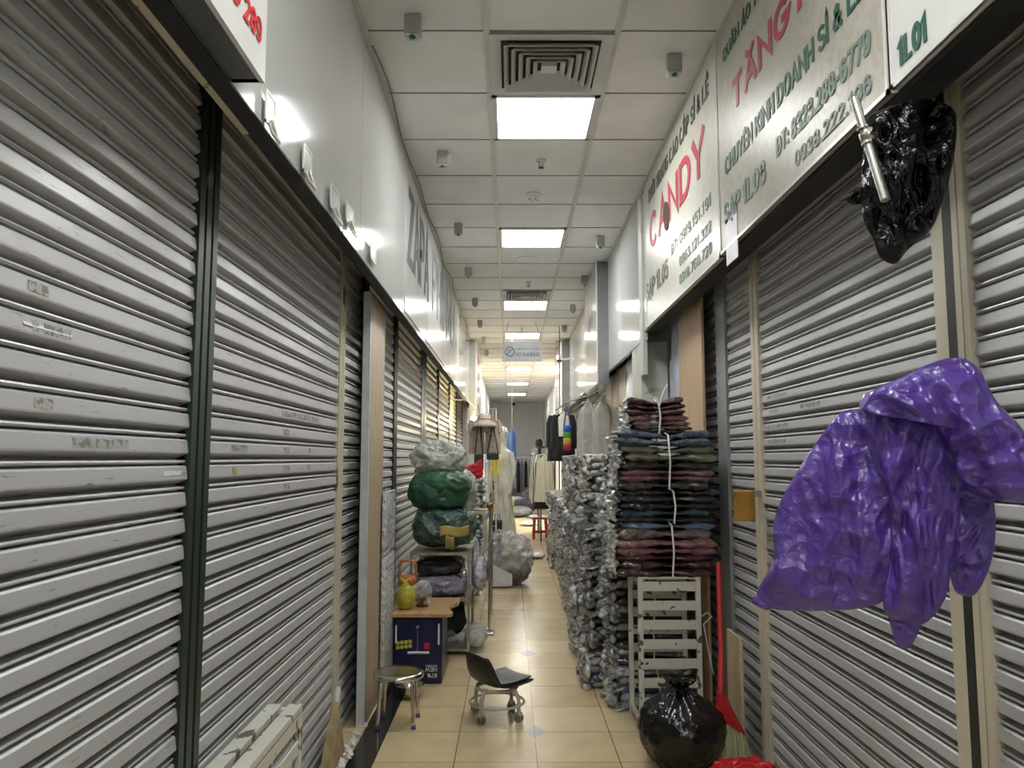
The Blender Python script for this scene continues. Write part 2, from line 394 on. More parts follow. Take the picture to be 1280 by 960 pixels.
fl = MB(); fl.bb((-9, BACK, -.1), (9, END, 0)); struct(fl.build('floor', floor_mat()))
st = MB(); st.bb((-.764, BACK, 0), (-.64, C0, .004)); struct(st.build('trim_1', plain('black_granite_strip', (.018, .018, .02), .15)))
ce = MB(); ce.bb((-9, BACK, FZ), (9, END, FZ + .1)); struct(ce.build('ceiling', CEIL))
g = MB()
for x in (-.11, .49): g.bb((x - .014, BACK, FZ - .008), (x + .014, END, FZ + .01))
g.bb((XL, BACK, FZ - .012), (XL + .022, C0, FZ + .01)); g.bb((XR - .022, BACK, FZ - .012), (XR, C0, FZ + .01))
struct(g.build('trim_2', GRID))
g = MB(); k = -8
while .33 + .6 * k < END:
    y = .33 + .6 * k; k += 1
    if y < BACK: continue
    g.bb((XL - .02, y - .0035, FZ - .004), (XR + .02, y + .0035, FZ + .01))
struct(g.build('trim_3', plain('ceiling_joint_dark', (.22, .22, .21), .7)))

def wall_side(name, s, X, S, z0, mat):
    mb = MB()
    mb.bb((X, BACK, z0), (X + s * .03, C0, FZ))                    # fascia sheet
    struct(mb.build(name, mat))
wall_side('wall_left', -1, XL, SL, CZ + .90, WHITEP)
wl = MB(); wl.bb((XL, C1, 0), (XL - .2, END, FZ)); struct(wl.build('wall_left_far', WHITEM))
wb = MB(); wb.bb((-1.05, BACK, 0), (-1.25, C0, FZ)); struct(wb.build('wall_left_backing', WHITEM))
r1 = MB(); r1.bb((XR + .005, BACK, CZ + .91), (XR + .035, 5.47, FZ)); r1.bb((XR, 5.47, CZ + .85), (XR + .03, C0, FZ)); struct(r1.build('wall_right', WHITEP))
wl = MB(); wl.bb((1.15, C1, 0), (1.35, END, FZ)); struct(wl.build('wall_right_far', WHITEM))
wb = MB(); wb.bb((1.36, BACK, 0), (1.56, C0, FZ)); struct(wb.build('wall_right_backing', WHITEM))
we = MB(); we.bb((-1, END, 0), (1.6, END + .1, FZ)); struct(we.build('wall_far', plain('far_wall_paint', (.72, .72, .75), .7, 0, .03)))
we = MB(); we.bb((-1.3, BACK - .1, 0), (1.6, BACK, FZ)); struct(we.build('wall_back_light_stop', WHITEM))  # unseen wall closing the aisle behind the camera, added to contain the light
for nm, s in (('wall_cross_left', -1), ('wall_cross_right', 1)):
    q = MB(); a = 1.25 if s < 0 else 1.56
    q.bb((s * a, C0 - .1, 0), (s * 9, C0, FZ)); q.bb((s * 9, C0, 0), (s * 9.1, C1, FZ))
    q.bb((s * (.87 if s < 0 else 1.35), C1, 0), (s * 9, C1 + .1, FZ)); struct(q.build(nm, WHITEM))
# ends of the side walls at the crossing
q = MB(); q.bb((XL - .03, C0 - .12, 0), (-1.05, C0, FZ)); struct(q.build('wall_left_corner', WHITEM))
q = MB(); q.bb((XR + .03, C0 - .12, 0), (1.36, C0, FZ)); struct(q.build('wall_right_corner', WHITEM))
q = MB()
for (px, py) in ((452, 200), (506, 330), (574, 430), (582, 430)): y_ = PX(px, py, XL).y; q.bb((XL - .001, y_ - .0015, CZ + .91), (XL + .0008, y_ + .0015, FZ))
for (px, py) in ((776, 330), (765, 330)): y_ = PX(px, py, XR).y; q.bb((XR - .0008, y_ - .0015, CZ + .86), (XR + .001, y_ + .0015, FZ))
struct(q.build('trim_7', plain('seam_grey', (.30, .30, .29), .6)))
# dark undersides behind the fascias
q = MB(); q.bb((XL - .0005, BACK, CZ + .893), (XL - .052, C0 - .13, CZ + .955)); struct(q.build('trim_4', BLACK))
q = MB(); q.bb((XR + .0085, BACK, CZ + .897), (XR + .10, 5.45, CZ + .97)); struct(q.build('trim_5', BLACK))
q = MB(); q.bb((XR + .13, BACK, CZ + .955), (XR + .165, 5.6, CZ + .995)); struct(q.build('trim_6', CREAM))
# plaster pillar beside the CANDY sign
q = MB(); q.bb((.965, 5.63, 0), (1.16, 6.05, CZ + .86)); q.bb((.955, 5.48, CZ + .6), (.985, 5.62, FZ))
struct(q.build('wall_pillar', chipped('pillar_plaster', (.56, .57, .52), (.40, .37, .31), .66, .5, 5)))

# ------------------------------------------------------------------ ceiling fittings
def panel(y, n, label, c=(1, 1, .97)):
    t = empty('ceiling_light', (.19, y, FZ), label, 'ceiling light', 'ceiling light panels')
    f = MB()
    for a, b in (((-.29, -.29), (.29, -.262)), ((-.29, .262), (.29, .29)), ((-.29, -.29), (-.262, .29)), ((.262, -.29), (.29, .29))):
        f.bb((a[0], a[1], -.012), (b[0], b[1], .005))
    f.build('frame', GRID, t)
    e = MB(); e.bb((-.262, -.262, -.008), (.262, .262, 0)); e.build('diffuser', emit('panel_' + n, c, LAMP), t)
cool = (.83, .95, 1)
panel(4.23, 'cool', 'square lit ceiling panel, nearest and largest in view, behind the big air vent')
panel(6.63, 'cool', 'square lit ceiling panel, second from the camera, past the white smoke detector')
panel(9.63, 'cool', 'square lit ceiling panel touching the farther air vent')
panel(12.03, 'cool', 'square lit ceiling panel just behind the hanging no smoking sign')
panel(16.6, 'warm', 'warm lit ceiling panel over the cross aisle beyond the hanging sign', (1, .93, .78))
panel(19.9, 'cool', 'lit ceiling panel past the cross aisle, partly behind small fittings')
panel(23.2, 'cool', 'farthest lit ceiling panel, before the end wall')
panel(1.23, 'cool', 'lit ceiling panel overhead, just above the photo edge')
panel(-1.2, 'cool', 'lit ceiling panel behind the viewer, near end of aisle')
panel(-3.6, 'cool', 'lit ceiling panel behind the viewer, at the back of aisle')
for i, x in enumerate((-6.5, -3.6, 3.4, 6.2)):  # unseen panels, added to brighten the cross aisle from both sides
    t = empty('ceiling_light', (x, 16.7, FZ), ['added unseen warm panel in the far left of the cross aisle', 'added unseen warm panel in the left of the cross aisle', 'added unseen white panel in the right of the cross aisle', 'added unseen white panel in the far right of the cross aisle'][i], 'ceiling light', 'ceiling light panels')
    e = MB(); e.bb((-.5, -.4, -.02), (.5, .4, 0)); e.build('diffuser', emit('added_cross_warm', (1, .90, .74), 16) if x < 0 else emit('added_cross_cool', (.93, .97, 1), 32), t)

def vent(y, label):
    t = empty('air_vent', (.19, y, FZ), label, 'vent', 'square ceiling air vents')
    b = MB(); b.bb((-.25, -.25, -.002), (.25, .25, .02)); b.build('backing', BLACK, t)
    f = MB()
    def ring(r0, r1, z0, z1):
        P = []
        for r_, z in ((r0, z0), (r1, z1)):
            P += [Vector((-r_, -r_, z)), Vector((r_, -r_, z)), Vector((r_, r_, z)), Vector((-r_, r_, z))]
        Q = [p + Vector((0, 0, -.004)) for p in P]
        f.add(P + Q, [(0, 1, 5, 4), (1, 2, 6, 5), (2, 3, 7, 6), (3, 0, 4, 7), (8, 12, 13, 9), (9, 13, 14, 10), (10, 14, 15, 11), (11, 15, 12, 8),
                      (0, 8, 9, 1), (1, 9, 10, 2), (2, 10, 11, 3), (3, 11, 8, 0), (4, 5, 13, 12), (5, 6, 14, 13), (6, 7, 15, 14), (7, 4, 12, 15)])
    ring(.29, .235, -.012, -.006); f.build('frame', WHITEP, t)
    for k in range(5):
        f = MB(); r_ = .222 - k * .036; ring(r_, r_ - .022, -.03, -.004); f.build('louvre', GRID, t)
    f = MB(); f.box((0, 0, -.02), (.075, .075, .02)); f.build('core', GRID, t)
vent(3.63, 'large square ceiling air vent with nested louvres, nearest to the camera')
vent(9.03, 'smaller looking square ceiling air vent beside the third light panel')

def box_det(x, y, label, first=[None]):
    if first[0] is None:
        t = empty('alarm_box', (x, y, FZ), label, 'alarm box', 'small grey boxes hanging under the ceiling')
        b = MB(); b.box((0, 0, -.045), (.072, .06, .09)); b.build('housing', plain('grey_abs', (.34, .34, .33), .5), t, bevel=.008)
        b = MB(); b.box((0, -.002, -.0955), (.062, .05, .012)); b.build('base_cap', plain('pale_abs', (.5, .5, .48), .5), t, bevel=.004)
        b = MB(); b.sm = True; b.lathe([(.0, 0), (.012, .001), (.016, .006), (.016, .012)], (0, -.012, -.108), 16); b.build('indicator', plain('green_lens', (.01, .16, .08), .2), t)
        first[0] = t
    else: dup(first[0], (x, y, FZ), label)
ords = ['nearest', 'second', 'third', 'fourth', 'fifth', 'sixth', 'seventh', 'eighth']
for k in range(8): box_det(-.43, 3.22 + 1.5 * k, 'small grey alarm box under the ceiling, %s of the left-hand row' % ords[k])
for k in range(6):
    y = [3.55, 6.6, 8.06, 9.6, 11.1, 12.6][k]; box_det(.79, y, 'small grey alarm box under the ceiling, %s of the right-hand row' % ords[k])
def sprinkler(y, x, label):
    t = empty('sprinkler', (x, y, FZ), label, 'sprinkler')
    b = MB(); b.lathe([(0, 0), (.033, 0), (.03, -.01), (.012, -.016), (.012, -.03), (.008, -.045)], seg=16); b.build('escutcheon', STEEL, t)
    b = MB(); b.lathe([(0, -.05), (.02, -.05), (.02, -.053), (0, -.053)], seg=16); b.build('deflector', DARK, t)
    b = MB(); b.tube([(-.012, 0, -.02), (-.015, 0, -.035), (0, 0, -.05)], .002); b.tube([(.012, 0, -.02), (.015, 0, -.035), (0, 0, -.05)], .002); b.build('yoke', STEEL, t)
sprinkler(4.86, .20, 'metal ceiling sprinkler just past the nearest light panel')
sprinkler(8.35, .20, 'metal ceiling sprinkler just in front of the farther air vent')
sprinkler(11.35, .17, 'metal ceiling sprinkler above the hanging no smoking sign')
t = empty('smoke_detector', (.17, 5.51, FZ), 'white round smoke detector between the first and second light panels', 'smoke detector')
b = MB(); b.lathe([(0, 0), (.055, 0), (.058, -.012), (.05, -.02)], seg=28); b.build('base', WHITEM, t)
b = MB(); b.lathe([(.04, -.02), (.038, -.036), (.026, -.042), (0, -.042)], seg=28); b.build('chamber', WHITEM, t)
b = MB()
for a in range(4): b.box((.03 * math.cos(a * 1.57 + .4), .03 * math.sin(a * 1.57 + .4), -.0405), (.012, .006, .006))
b.build('slots', BLACK, t)
t = empty('ceiling_speaker', (.16, 7.35, FZ), 'flat round ceiling speaker past the second light panel', 'speaker')
b = MB(); b.lathe([(.06, -.001), (.095, 0), (.095, -.008), (.07, -.012), (.06, -.008)], seg=32); b.build('rim', WHITEM, t)
b = MB(); b.lathe([(0, -.006), (.068, -.006), (.068, 0)], seg=32); b.build('grille', plain('speaker_mesh', (.36, .36, .35), .6), t)

# ------------------------------------------------------------------ shutters and posts
SLAT = [(0.000, 0.0), (.004, -.012), (.0095, -.012), (.0115, -.004), (.0135, .004), (.0175, .0085), (.030, .0125), (.045, .013), (.056, .0095), (.062, .002),
        (.0635, -.010), (.0655, -.011)]
PITCHZ = .0715
def shutter(s, S, y0, y1, label, mat=None, ztop=CZ + 1.16, group=None, name='roller_shutter'):
    """roller shutter hanging in the plane x = S; s = +1 when it faces +x"""
    PITCHZ = .0715 if s > 0 else .0668
    n = int((ztop) / PITCHZ); prof = []
    for k in range(n):
        z = .045 + k * PITCHZ
        prof += [(z + .0028, -.018), (z + .0042, .001), (z + .0078, .0045), (z + .0110, .0030), (z + .0125, -.012), (z + .0145, -.022),
                 (z + .0168, -.022), (z + .0290, .0060), (z + .0312, .0108), (z + .0345, .0112), (z + PITCHZ * .89, .0075), (z + PITCHZ * .945, .0035), (z + PITCHZ * .972, -.016)]
    cols = max(2, int((y1 - y0) / .35) + 1); ys = [y0 + (y1 - y0) * i / (cols - 1) for i in range(cols)]
    mb = MB(); vs = []
    for i, y in enumerate(ys):
        for (z, d) in prof: vs.append((s * (d + .0004 * noise.noise(Vector((y * 2, z * 3, s)))), y - (y0 + y1) / 2, z + .0004 * noise.noise(Vector((y * 1.5, z * .8, 3 + s)))))
    m = len(prof); mb.add(vs, [(i * m + j, (i + 1) * m + j, (i + 1) * m + j + 1, i * m + j + 1) for i in range(cols - 1) for j in range(m - 1)])
    t = empty(name, (S, (y0 + y1) / 2, 0), label, 'roller shutter', group)
    o = mb.build('slat_curtain', mat or SH, t, solid=.0015)
    b = MB(); b.box((0, 0, .024), (.035, y1 - y0, .046)); b.build('bottom_bar', GREYP, t, bevel=.004)
    return t
def post(s, X, y0, y1, mat, label, name='shutter_post', grooves=2, ztop=CZ + 1.15, z0=0, depth=.075):
    """guide post: channel with grooves, front face at x = X"""
    t = MB(); w_ = y1 - y0; n = grooves + 1; gw = w_ * .10
    t.bb((X, y0, z0), (X - s * depth, y1, ztop)) if not grooves else None
    if grooves:
        t.bb((X - s * .012, y0, z0), (X - s * depth, y1, ztop))
        for k in range(n):
            a = y0 + (w_ + gw) * k / n; t.bb((X, a, z0), (X - s * .013, a + (w_ + gw) / n - gw, ztop))
    o = t.build(name, mat, bevel=.0015); recentre(o); return tag(o, label, 'post')
# left side
SH1 = shutter(1, SL, -2.2, 2.13, 'large grey roller shutter filling the left edge, nearest of the left wall')
post(1, SL + .018, 2.13, 2.27, GREEN, 'dark green grooved steel post between the two big left shutters', grooves=2)
SH2 = shutter(1, SL, 2.27, 3.96, 'grey roller shutter between the dark green post and the first cream post')
post(1, SL + .018, 3.96, 4.08, CREAM, 'worn cream post on the left wall, right of the second big shutter')
shutter(1, SL, 4.08, 4.56, 'narrow grey roller shutter strip between cream post and brown board')
post(1, SL + .03, 4.56, 4.68, DARK, 'dark steel post behind the edge of the left brown board', grooves=0)
shutter(1, SL, 4.68, 5.82, 'grey roller shutter behind the brown board and the table')
post(1, SL + .018, 5.84, 6.0, DARK, 'thin dark post above the silvery foam board', grooves=1)
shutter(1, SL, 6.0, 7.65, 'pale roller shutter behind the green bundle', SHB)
post(1, SL + .018, 7.65, 8.05, GREYP, 'plain grey post on the left wall above the cream plastic sack', grooves=1)
ys = [8.05, 9.5, 11.2, 12.7, 14.2]
for i in range(4):
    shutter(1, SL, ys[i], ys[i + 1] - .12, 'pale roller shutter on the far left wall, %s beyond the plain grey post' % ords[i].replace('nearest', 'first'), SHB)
    post(1, SL + .018, ys[i + 1] - .12, ys[i + 1], DARK, 'thin dark post on the far left wall, %s beyond the plain grey post' % ords[i].replace('nearest', 'first'), grooves=0)
RESID = chipped('sticker_residue', (.20, .195, .18), (.42, .42, .40), .5, .6, 60); TAPEY = plain('old_yellow_tape', (.40, .33, .08), .5); WHS = plain('white_scrape', (.72, .72, .70), .5)
def residue(t, s_, px, py, wpx, mat=None, hh=.026, pz=.0715):
    X_ = (SL if s_ > 0 else SR) + s_ * .011; a = PX(px, py, X_); b_ = PX(px + wpx, py, X_)
    k = round((a.z - .045 - .049) / pz); zc = .045 + k * pz + .049
    y0, y1 = sorted((a.y, b_.y)); L_ = t.location; mb = MB()
    P = []
    for i in range(9):
        u = i / 8; j = .2 * hh * noise.noise(Vector((px + u * 9, py, 0)))
        for zz, d in ((zc - hh / 2 + j, .0122), (zc + hh / 2 + j, .0098)): P.append((s_ * d, y0 + (y1 - y0) * u - L_.y, zz))
    mb.add(P, [(2 * i, 2 * i + 2, 2 * i + 3, 2 * i + 1) for i in range(8)]); mb.build('sticker_residue', mat or RESID, t, solid=.0004)
for a in ((34, 380, 26), (40, 410, 8), (54, 433, 34), (50, 483, 18), (42, 523, 22), (90, 572, 70)): residue(SH1, 1, *a, hh=.020)
residue(SH1, 1, 205, 578, 22, WHS, .012); residue(SH1, 1, 30, 390, 62, WHS, .006)
for a in ((355, 534, 7), (355, 556, 7), (355, 578, 7), (355, 600, 7), (353, 513, 46), (290, 553, 20), (386, 557, 3), (385, 578, 3)): residue(SH2, 1, *a, hh=.022)
residue(SH2, 1, 291, 578, 5, TAPEY, .024); residue(SH2, 1, 384, 430, 2, WHS, .028)
# right side
SHR = shutter(-1, SR, -2.2, 1.93, 'grey roller shutter at the right edge behind the purple bag')
post(-1, SR - .02, 1.93, 1.99, CREAM, 'cream steel post behind the purple bag, nearer of the pair', grooves=1)
post(-1, SR - .02, 2.03, 2.09, CREAM, 'cream steel post behind the purple bag, farther of the pair', grooves=0)
q = MB(); q.bb((SR - .02, 1.99, 0), (SR, 2.03, CZ + 1.15)); tag(recentre(q.build('filler_strip', DARK, None)), 'dark strip filling the gap between the two cream posts', 'strip')  # plain dark strip set into the gap between the posts
SH3 = shutter(-1, SR, 2.09, 3.60, 'wide grey roller shutter left of the purple bag')
post(-1, SR - .02, 3.60, 3.71, CREAM, 'worn cream post carrying the mustard tin', grooves=1)
for a in ((958, 497, 24), (962, 520, 10), (1000, 508, 25), (955, 535, 30), (960, 552, 22)): residue(SH3, -1, *a, hh=.016, pz=.0668)
shutter(-1, SR, 3.71, 4.14, 'narrow grey roller shutter between mustard tin post and grey post')
post(-1, SR - .02, 4.16, 4.34, GREYP, 'plain grey post right of the tan wooden board', grooves=0)
shutter(-1, SR, 4.34, 5.6, 'roller shutter mostly hidden behind tan board and torn blue-white sheet')
post(-1, SR - .09, 8.5, 8.8, DARK, 'dark post right of the hanging plastic covered coats', grooves=0)
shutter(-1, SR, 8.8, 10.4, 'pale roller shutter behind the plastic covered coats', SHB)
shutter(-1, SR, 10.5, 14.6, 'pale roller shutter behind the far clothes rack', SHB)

# ------------------------------------------------------------------ boards against the walls
TAN = wood('tan_plywood', (.50, .345, .215), (.40, .26, .15)); TAN2 = wood('brown_plywood', (.46, .36, .25), (.33, .23, .14))
b = MB(); b.bb((-.777, 4.27, .0), (-.792, 4.72, CZ + .93)); tag(recentre(b.build('plywood_board', TAN2)), 'tall brown wooden board standing against the left shutters behind the steel stool', 'board')
b = MB(); b.bb((-.778, 4.235, .0), (-.82, 4.262, CZ + .93)); tag(recentre(b.build('trim_panel', plain('bluish_white_pvc', (.55, .60, .63), .3))), 'thin bluish white upright strip at the edge of the left brown board', 'strip')
b = MB(); b.bb((1.10, 4.38, 0), (1.115, 4.98, CZ + .98)); tag(recentre(b.build('plywood_board', TAN)), 'tall tan wooden board behind the maroon garment bundles', 'board')
b = MB()
def sheet(u, v):
    y = 5.03 + .42 * u; z = v * (CZ + .93)
    if v > .9: z -= .3 * max(0, math.sin(u * 7 + 1)) * (v - .9) / .1 * 1.2
    return (1.135 - .012 * noise.noise(Vector((y * 3, z * 1.5, 2))), y, z)
b.sm = True; b.grid(sheet, 24, 40); tag(recentre(b.build('torn_sheet', plain('bluewhite_film', (.56, .60, .72), .3), solid=.002)), 'bluish white plastic sheet with torn top beside the plaster pillar', 'sheet')
for i in range(3):
    b = MB(); y = 7.05 + i * .47; b.bb((1.06, y, .0), (1.085, y + .43, CZ + .86))
    tag(recentre(b.build('wood_panel', wood('beige_panel', (.56, .475, .36), (.47, .38, .27)))), 'tall beige wooden panel right of the dark post, %s of three from the pillar' % ['nearest', 'middle', 'farthest'][i], 'board')
b = MB(); b.grid(lambda u, v: (1.05 - .02 * noise.noise(Vector((u * 3, v * 9, 1))), 6.25 + .7 * u, v * (CZ + .86)), 10, 50); b.sm = True
tag(recentre(b.build('white_sheet', plain('white_film', (.70, .73, .73), .25), solid=.002)), 'crinkled white sheet hung between plaster pillar and beige panels', 'sheet')
# silvery foam boards
FOAM = plastic('silver_bubble_foam', (.56, .58, .60), 1, .22, 30, 1.0, .02)
for i, (a, c) in enumerate(((.02, .83), (.845, 1.22))):
    b = MB(); b.sm = True; b.bb((-.745, 4.66, a), (-.77, 5.04, c))
    tag(recentre(b.build('foam_board', FOAM, bevel=.006)), 'silvery crinkled foam board beside the blue box, %s of the two' % ['lower and taller', 'upper and shorter'][i], 'board', 'silvery foam boards')

# ------------------------------------------------------------------ signs
def signmat(name, c, var, rough=.25):
    if name in MAT: return MAT[name]
    m, nt, p = base_mat(name); v = coords(nt)
    f1 = noise_tex(nt, v, 14, 8, 1.5); f2 = noise_tex(nt, v, 1.6, 3)
    a = ramp(nt, f1, [(0.35, mul(c, 1 - var)), (0.6, c)])
    mm = nd(nt, 'ShaderNodeMixRGB', blend_type='MULTIPLY'); mm.inputs[0].default_value = 1
    nt.links.new(a, mm.inputs[1]); nt.links.new(ramp(nt, f2, [(0.3, (.86, .85, .80)), (0.65, (1, 1, 1))]), mm.inputs[2])
    nt.links.new(mm.outputs[0], p.inputs['Base Color']); p.inputs['Roughness'].default_value = rough; p.inputs['Specular IOR Level'].default_value = .14
    bump(nt, p, noise_tex(nt, v, 3, 3), .05, .01)
    MAT[name] = m; return m
RED = plain('faded_red_letters', (.40, .05, .08), .5, 0, .15, spec=.15); REDB = plain('bright_red_letters', (.60, .025, .03), .35)
GRN = plain('dark_green_letters', (.03, .11, .075), .5, 0, .15, spec=.15); GRF = plain('faded_green_letters', (.17, .25, .21), .5, 0, .2, 5, spec=.15)
GRB = plain('blackish_letters', (.05, .06, .05), .35)
X = XR - .012
t = empty('shop_sign', (X, 4.5, CZ + .91), 'stained white sign reading CANDY with a dark hole in it', 'sign')
def signboard(t, X, y0, y1, z0, z1, mat, th=.02, s=1):
    b = MB(); b.bb((0, y0 - t.location.y, z0 - t.location.z), (s * th, y1 - t.location.y, z1 - t.location.z)); b.build('sign_panel', mat, t)
    f = MB(); w_ = .012
    for (ya, yb, za, zb) in ((y0, y1, z0, z0 + w_), (y0, y0 + w_, z0, z1), (y1 - w_, y1, z0, z1)):
        f.bb((-s * .004, ya - t.location.y, za - t.location.z), (s * .004, yb - t.location.y, zb - t.location.z))
    f.build('edge_trim', plain('sign_edge', (.62, .62, .60), .3), t)
YA, YB, YC = PX(807, 320, X).y, PX(897.5, 200, X).y, PX(1110, 60, X).y
signboard(t, X, YB + .004, YA, CZ + .90, FZ - .003, signmat('candy_board', (.58, .575, .52), .10, .34))
T = X - .002
wall_text('CANDY', T, 812, 881, (816, 309), (881, 151), RED, t, .03)
wall_text('THỜI TRANG CAO CẤP SỈ & LẺ', T, 810, 886, (812, 253), (810, 239), GRB, t, .02)
wall_text('ĐT: 0919.151.191', T, 839, 889, (840, 318), (839.6, 305), GRF, t, .01)
wall_text('0963.121.322', T, 849, 889, (851, 332), (850, 320), GRF, t, .01)
wall_text('0918.760.728', T, 849, 889.5, (851, 355), (850, 343), GRF, t, .01)
wall_text('SẠP 1L05', T, 808, 835, (810.6, 375), (808, 356), GRB, t, .015)
b = MB(); p0 = PX(833, 270, T)
b.grid(lambda u, v: (-.004, p0.y - t.location.y + .085 * v * math.cos(2 * math.pi * u) * (1 + .15 * math.sin(3 * 6.28 * u)), p0.z - t.location.z + .09 * v * math.sin(2 * math.pi * u) + .02 * math.cos(6.28 * u) * v), 22, 3, True)
b.build('hole_patch', plain('hole_brown', (.06, .04, .025), .8), t, solid=.003)['label'] = 'dark brown torn hole'
t = empty('shop_sign', (X, 2.7, CZ + .91), 'stained beige sign with red TĂNG and green phone numbers', 'sign')
signboard(t, X, YC + .004, YB - .004, CZ + .91, FZ - .003, signmat('tang_board', (.50, .48, .42), .17, .36))
wall_text('QUẦN ÁO T', T, 903.5, 946, (904.5, 79.6), (904.5, 62), GRN, t, .02)
wall_text('TĂNG', T, 915, 987, (922, 132), (915, 103), RED, t, .035)
wall_text('M', T, 996, 1027, (922, 132), (915, 103), RED, t, .035)
wall_text('CHUYÊN KINH DOANH SỈ & LẺ', T, 906, 1082, (906.5, 221), (906, 199), GRN, t, .02)
wall_text('ĐT: 8323.288-6779', T, 970, 1088, (971, 197), (970, 173), GRF, t, .02)
wall_text('0938.222.196', T, 993.5, 1089, (996.5, 208), (1088.5, 88.5), GRF, t, .02)
wall_text('SẠP 1L03', T, 905, 956.6, (909, 279), (905.8, 256), GRF, t, .03)
pa, pb = PX(907, 277, T), PX(922, 300, T)
b = MB(); b.bb((-.003, pa.y - 2.7, pa.z - (CZ + .91)), (0, pb.y - 2.7, pb.z - (CZ + .91) - .07)); b.build('sticker', plain('sticker_white', (.70, .68, .78), .4), t)
t = empty('shop_sign', (X, 1.0, CZ + .91), 'clean white sign reading 1L01 above the right edge', 'sign')
signboard(t, X, -.6, YC - .012, CZ + .91, FZ - .003, signmat('white_board', (.70, .72, .71), .02, .3))
wall_text('1L01', T, 1122, 1160, (1125.6, 83), (1126, 47.5), GRN, t, .02)
# left near box sign
XS = -.592
t = empty('shop_sign', (XS, 1.0, CZ + .9), 'white box sign with red digits 289 at the top left', 'sign')
yend = PX(331, 107, XS).y
b = MB(); b.bb((0, -.6, 0), (-.012, yend - 1, FZ - CZ - .9)); b.build('sign_panel', signmat('white_board2', (.74, .75, .75), .02, .3), t)
b = MB(); b.bb((-.012, -.6, .001), (-.078, yend - 1.001, .02)); b.bb((-.012, yend - 1.02, .001), (-.078, yend - 1.001, FZ - CZ - .9)); b.build('sign_box', plain('dark_sheet_metal', (.10, .10, .095), .3, .4), t)
wall_text('289', XS + .002, 305.6, 327, (322.5, 50.6), (320.6, 15), REDB, t, .01, side=-1)
wall_text('ố', XS + .002, 288, 301, (322.5, 50.6), (320.6, 15), REDB, t, .01, side=-1)
b = MB(); b.bb((-.752, BACK + 2, CZ + .905), (-.72, 2.08, CZ + .955)); tag(recentre(b.build('shutter_rail', CREAM)), 'cream steel rail under the box sign above the nearest left shutter', 'rail')
# ZAPA sign
X = XL + .006
ya = PX(506, 300, XL).y; yb = PX(573, 400, XL).y
t = empty('shop_sign', (X, ya, CZ + .93), 'faded white wall sign with grey ZAPA lettering on the left', 'sign')
b = MB(); n = 4
for k in range(n): b.bb((0, (yb - ya) * k / n + .004, 0), (-.006, (yb - ya) * (k + 1) / n - .004, FZ - CZ - .97))
b.build('sign_panel', signmat('zapa_board', (.66, .67, .68), .06, .15), t)
ZG = plain('faded_grey_letters', (.09, .095, .10), .6, 0, .3, 6, spec=.1); ZL = plain('very_faded_letters', (.40, .41, .42), .2, 0, .3, 12)
wall_text('ZAPA', X + .001, 510, 536.5, (511, 332), (513, 236), ZG, t, .01, side=-1)
wall_text('PHÍNMUN', X + .001, 540.5, 570.5, (511, 332), (513, 236), plain('mid_grey_letters', (.19, .195, .20), .6, 0, .4, 8, spec=.1), t, .0, side=-1)
# right projecting box sign
t = empty('shop_sign', (.84, 7.43, 2.14), 'white box sign with pink lettering jutting out with a grey end plate', 'sign')
b = MB(); b.bb((0, 0, 0), (.012, 1.15, FZ - 2.14 - .01)); b.build('sign_panel', signmat('pinkwhite', (.66, .67, .68), .05, .12), t)
b = MB(); b.bb((.013, .001, 0), (.12, .02, FZ - 2.15)); b.bb((.013, .02, 0), (.12, 1.15, .02)); b.build('sign_box', plain('mid_grey_sheet', (.19, .19, .195), .18, .3), t)
put_text('V', (.838, 8.35, 2.72), (0, -1, 0), (0, 0, 1), (-1, 0, 0), .45, .34, plain('pink_letters', (.50, .14, .20), .5), t, .03)
# far signs
t = empty('shop_sign', (.82, 12.3, 2.0), 'dark grey ended box sign far down the right side under the ceiling', 'sign')
b = MB(); b.bb((.012, 0, 0), (.139, .02, FZ - 2.05)); b.build('sign_box', MAT['mid_grey_sheet'], t)
b = MB(); b.bb((0, 0, 0), (.012, 1.8, FZ - 2.05)); b.build('sign_panel', MAT['white_board2'], t)
t = empty('shop_sign', (-.56, 12.5, 1.9), 'white and red sign beside a grey pillar far down the left side', 'sign')
b = MB(); b.bb((-.012, 0, 0), (-.109, .02, FZ - 1.92)); b.build('sign_box', plain('pale_grey_sheet', (.40, .41, .39), .4), t)
b = MB(); b.bb((0, 0, 0), (-.012, 2.4, FZ - 1.92)); b.build('sign_panel', MAT['white_board2'], t)
b = MB()
for (z0, z1) in ((1.1, 1.26), (.66, 1.05), (.34, .44)): b.bb((.0, .5, z0), (.004, 1.3, z1))
b.build('red_lettering', plain('dark_red_paint', (.35, .02, .05), .3), t)
# no smoking sign
yS = 10.8; a0, a1 = PY(628.5, 427.5, yS), PY(676.5, 451.5, yS)
t = empty('no_smoking_sign', ((a0.x + a1.x) / 2, yS, a1.z), 'grey hanging sign reading NO SMOKING below the ceiling', 'sign')
W2 = (a1.x - a0.x) / 2; H = a0.z - a1.z
b = MB(); b.bb((-W2, 0, 0), (W2, .015, H)); b.build('sign_panel', plain('sign_grey', (.34, .36, .38), .35), t)
for s in (-1, 1):
    b = MB(); b.tube([(s * W2, .007, H), (s * (W2 - .085), .007, FZ - a1.z)], .0025, 6); b.build('hanger_wire', DARK, t)
put_text('NO SMOKING', t.location + Vector((-.09, -.001, H * .24)), (1, 0, 0), (0, 0, 1), (0, -1, 0), W2 + .07, .06, GRB, t, .0)
put_text('KHÔNG HÚT THUỐC', t.location + Vector((-.09, -.001, H * .58)), (1, 0, 0), (0, 0, 1), (0, -1, 0), W2 + .07, .026, GRB, t, .01)
b = MB(); c = (-W2 + .10, -.003, H * .5)
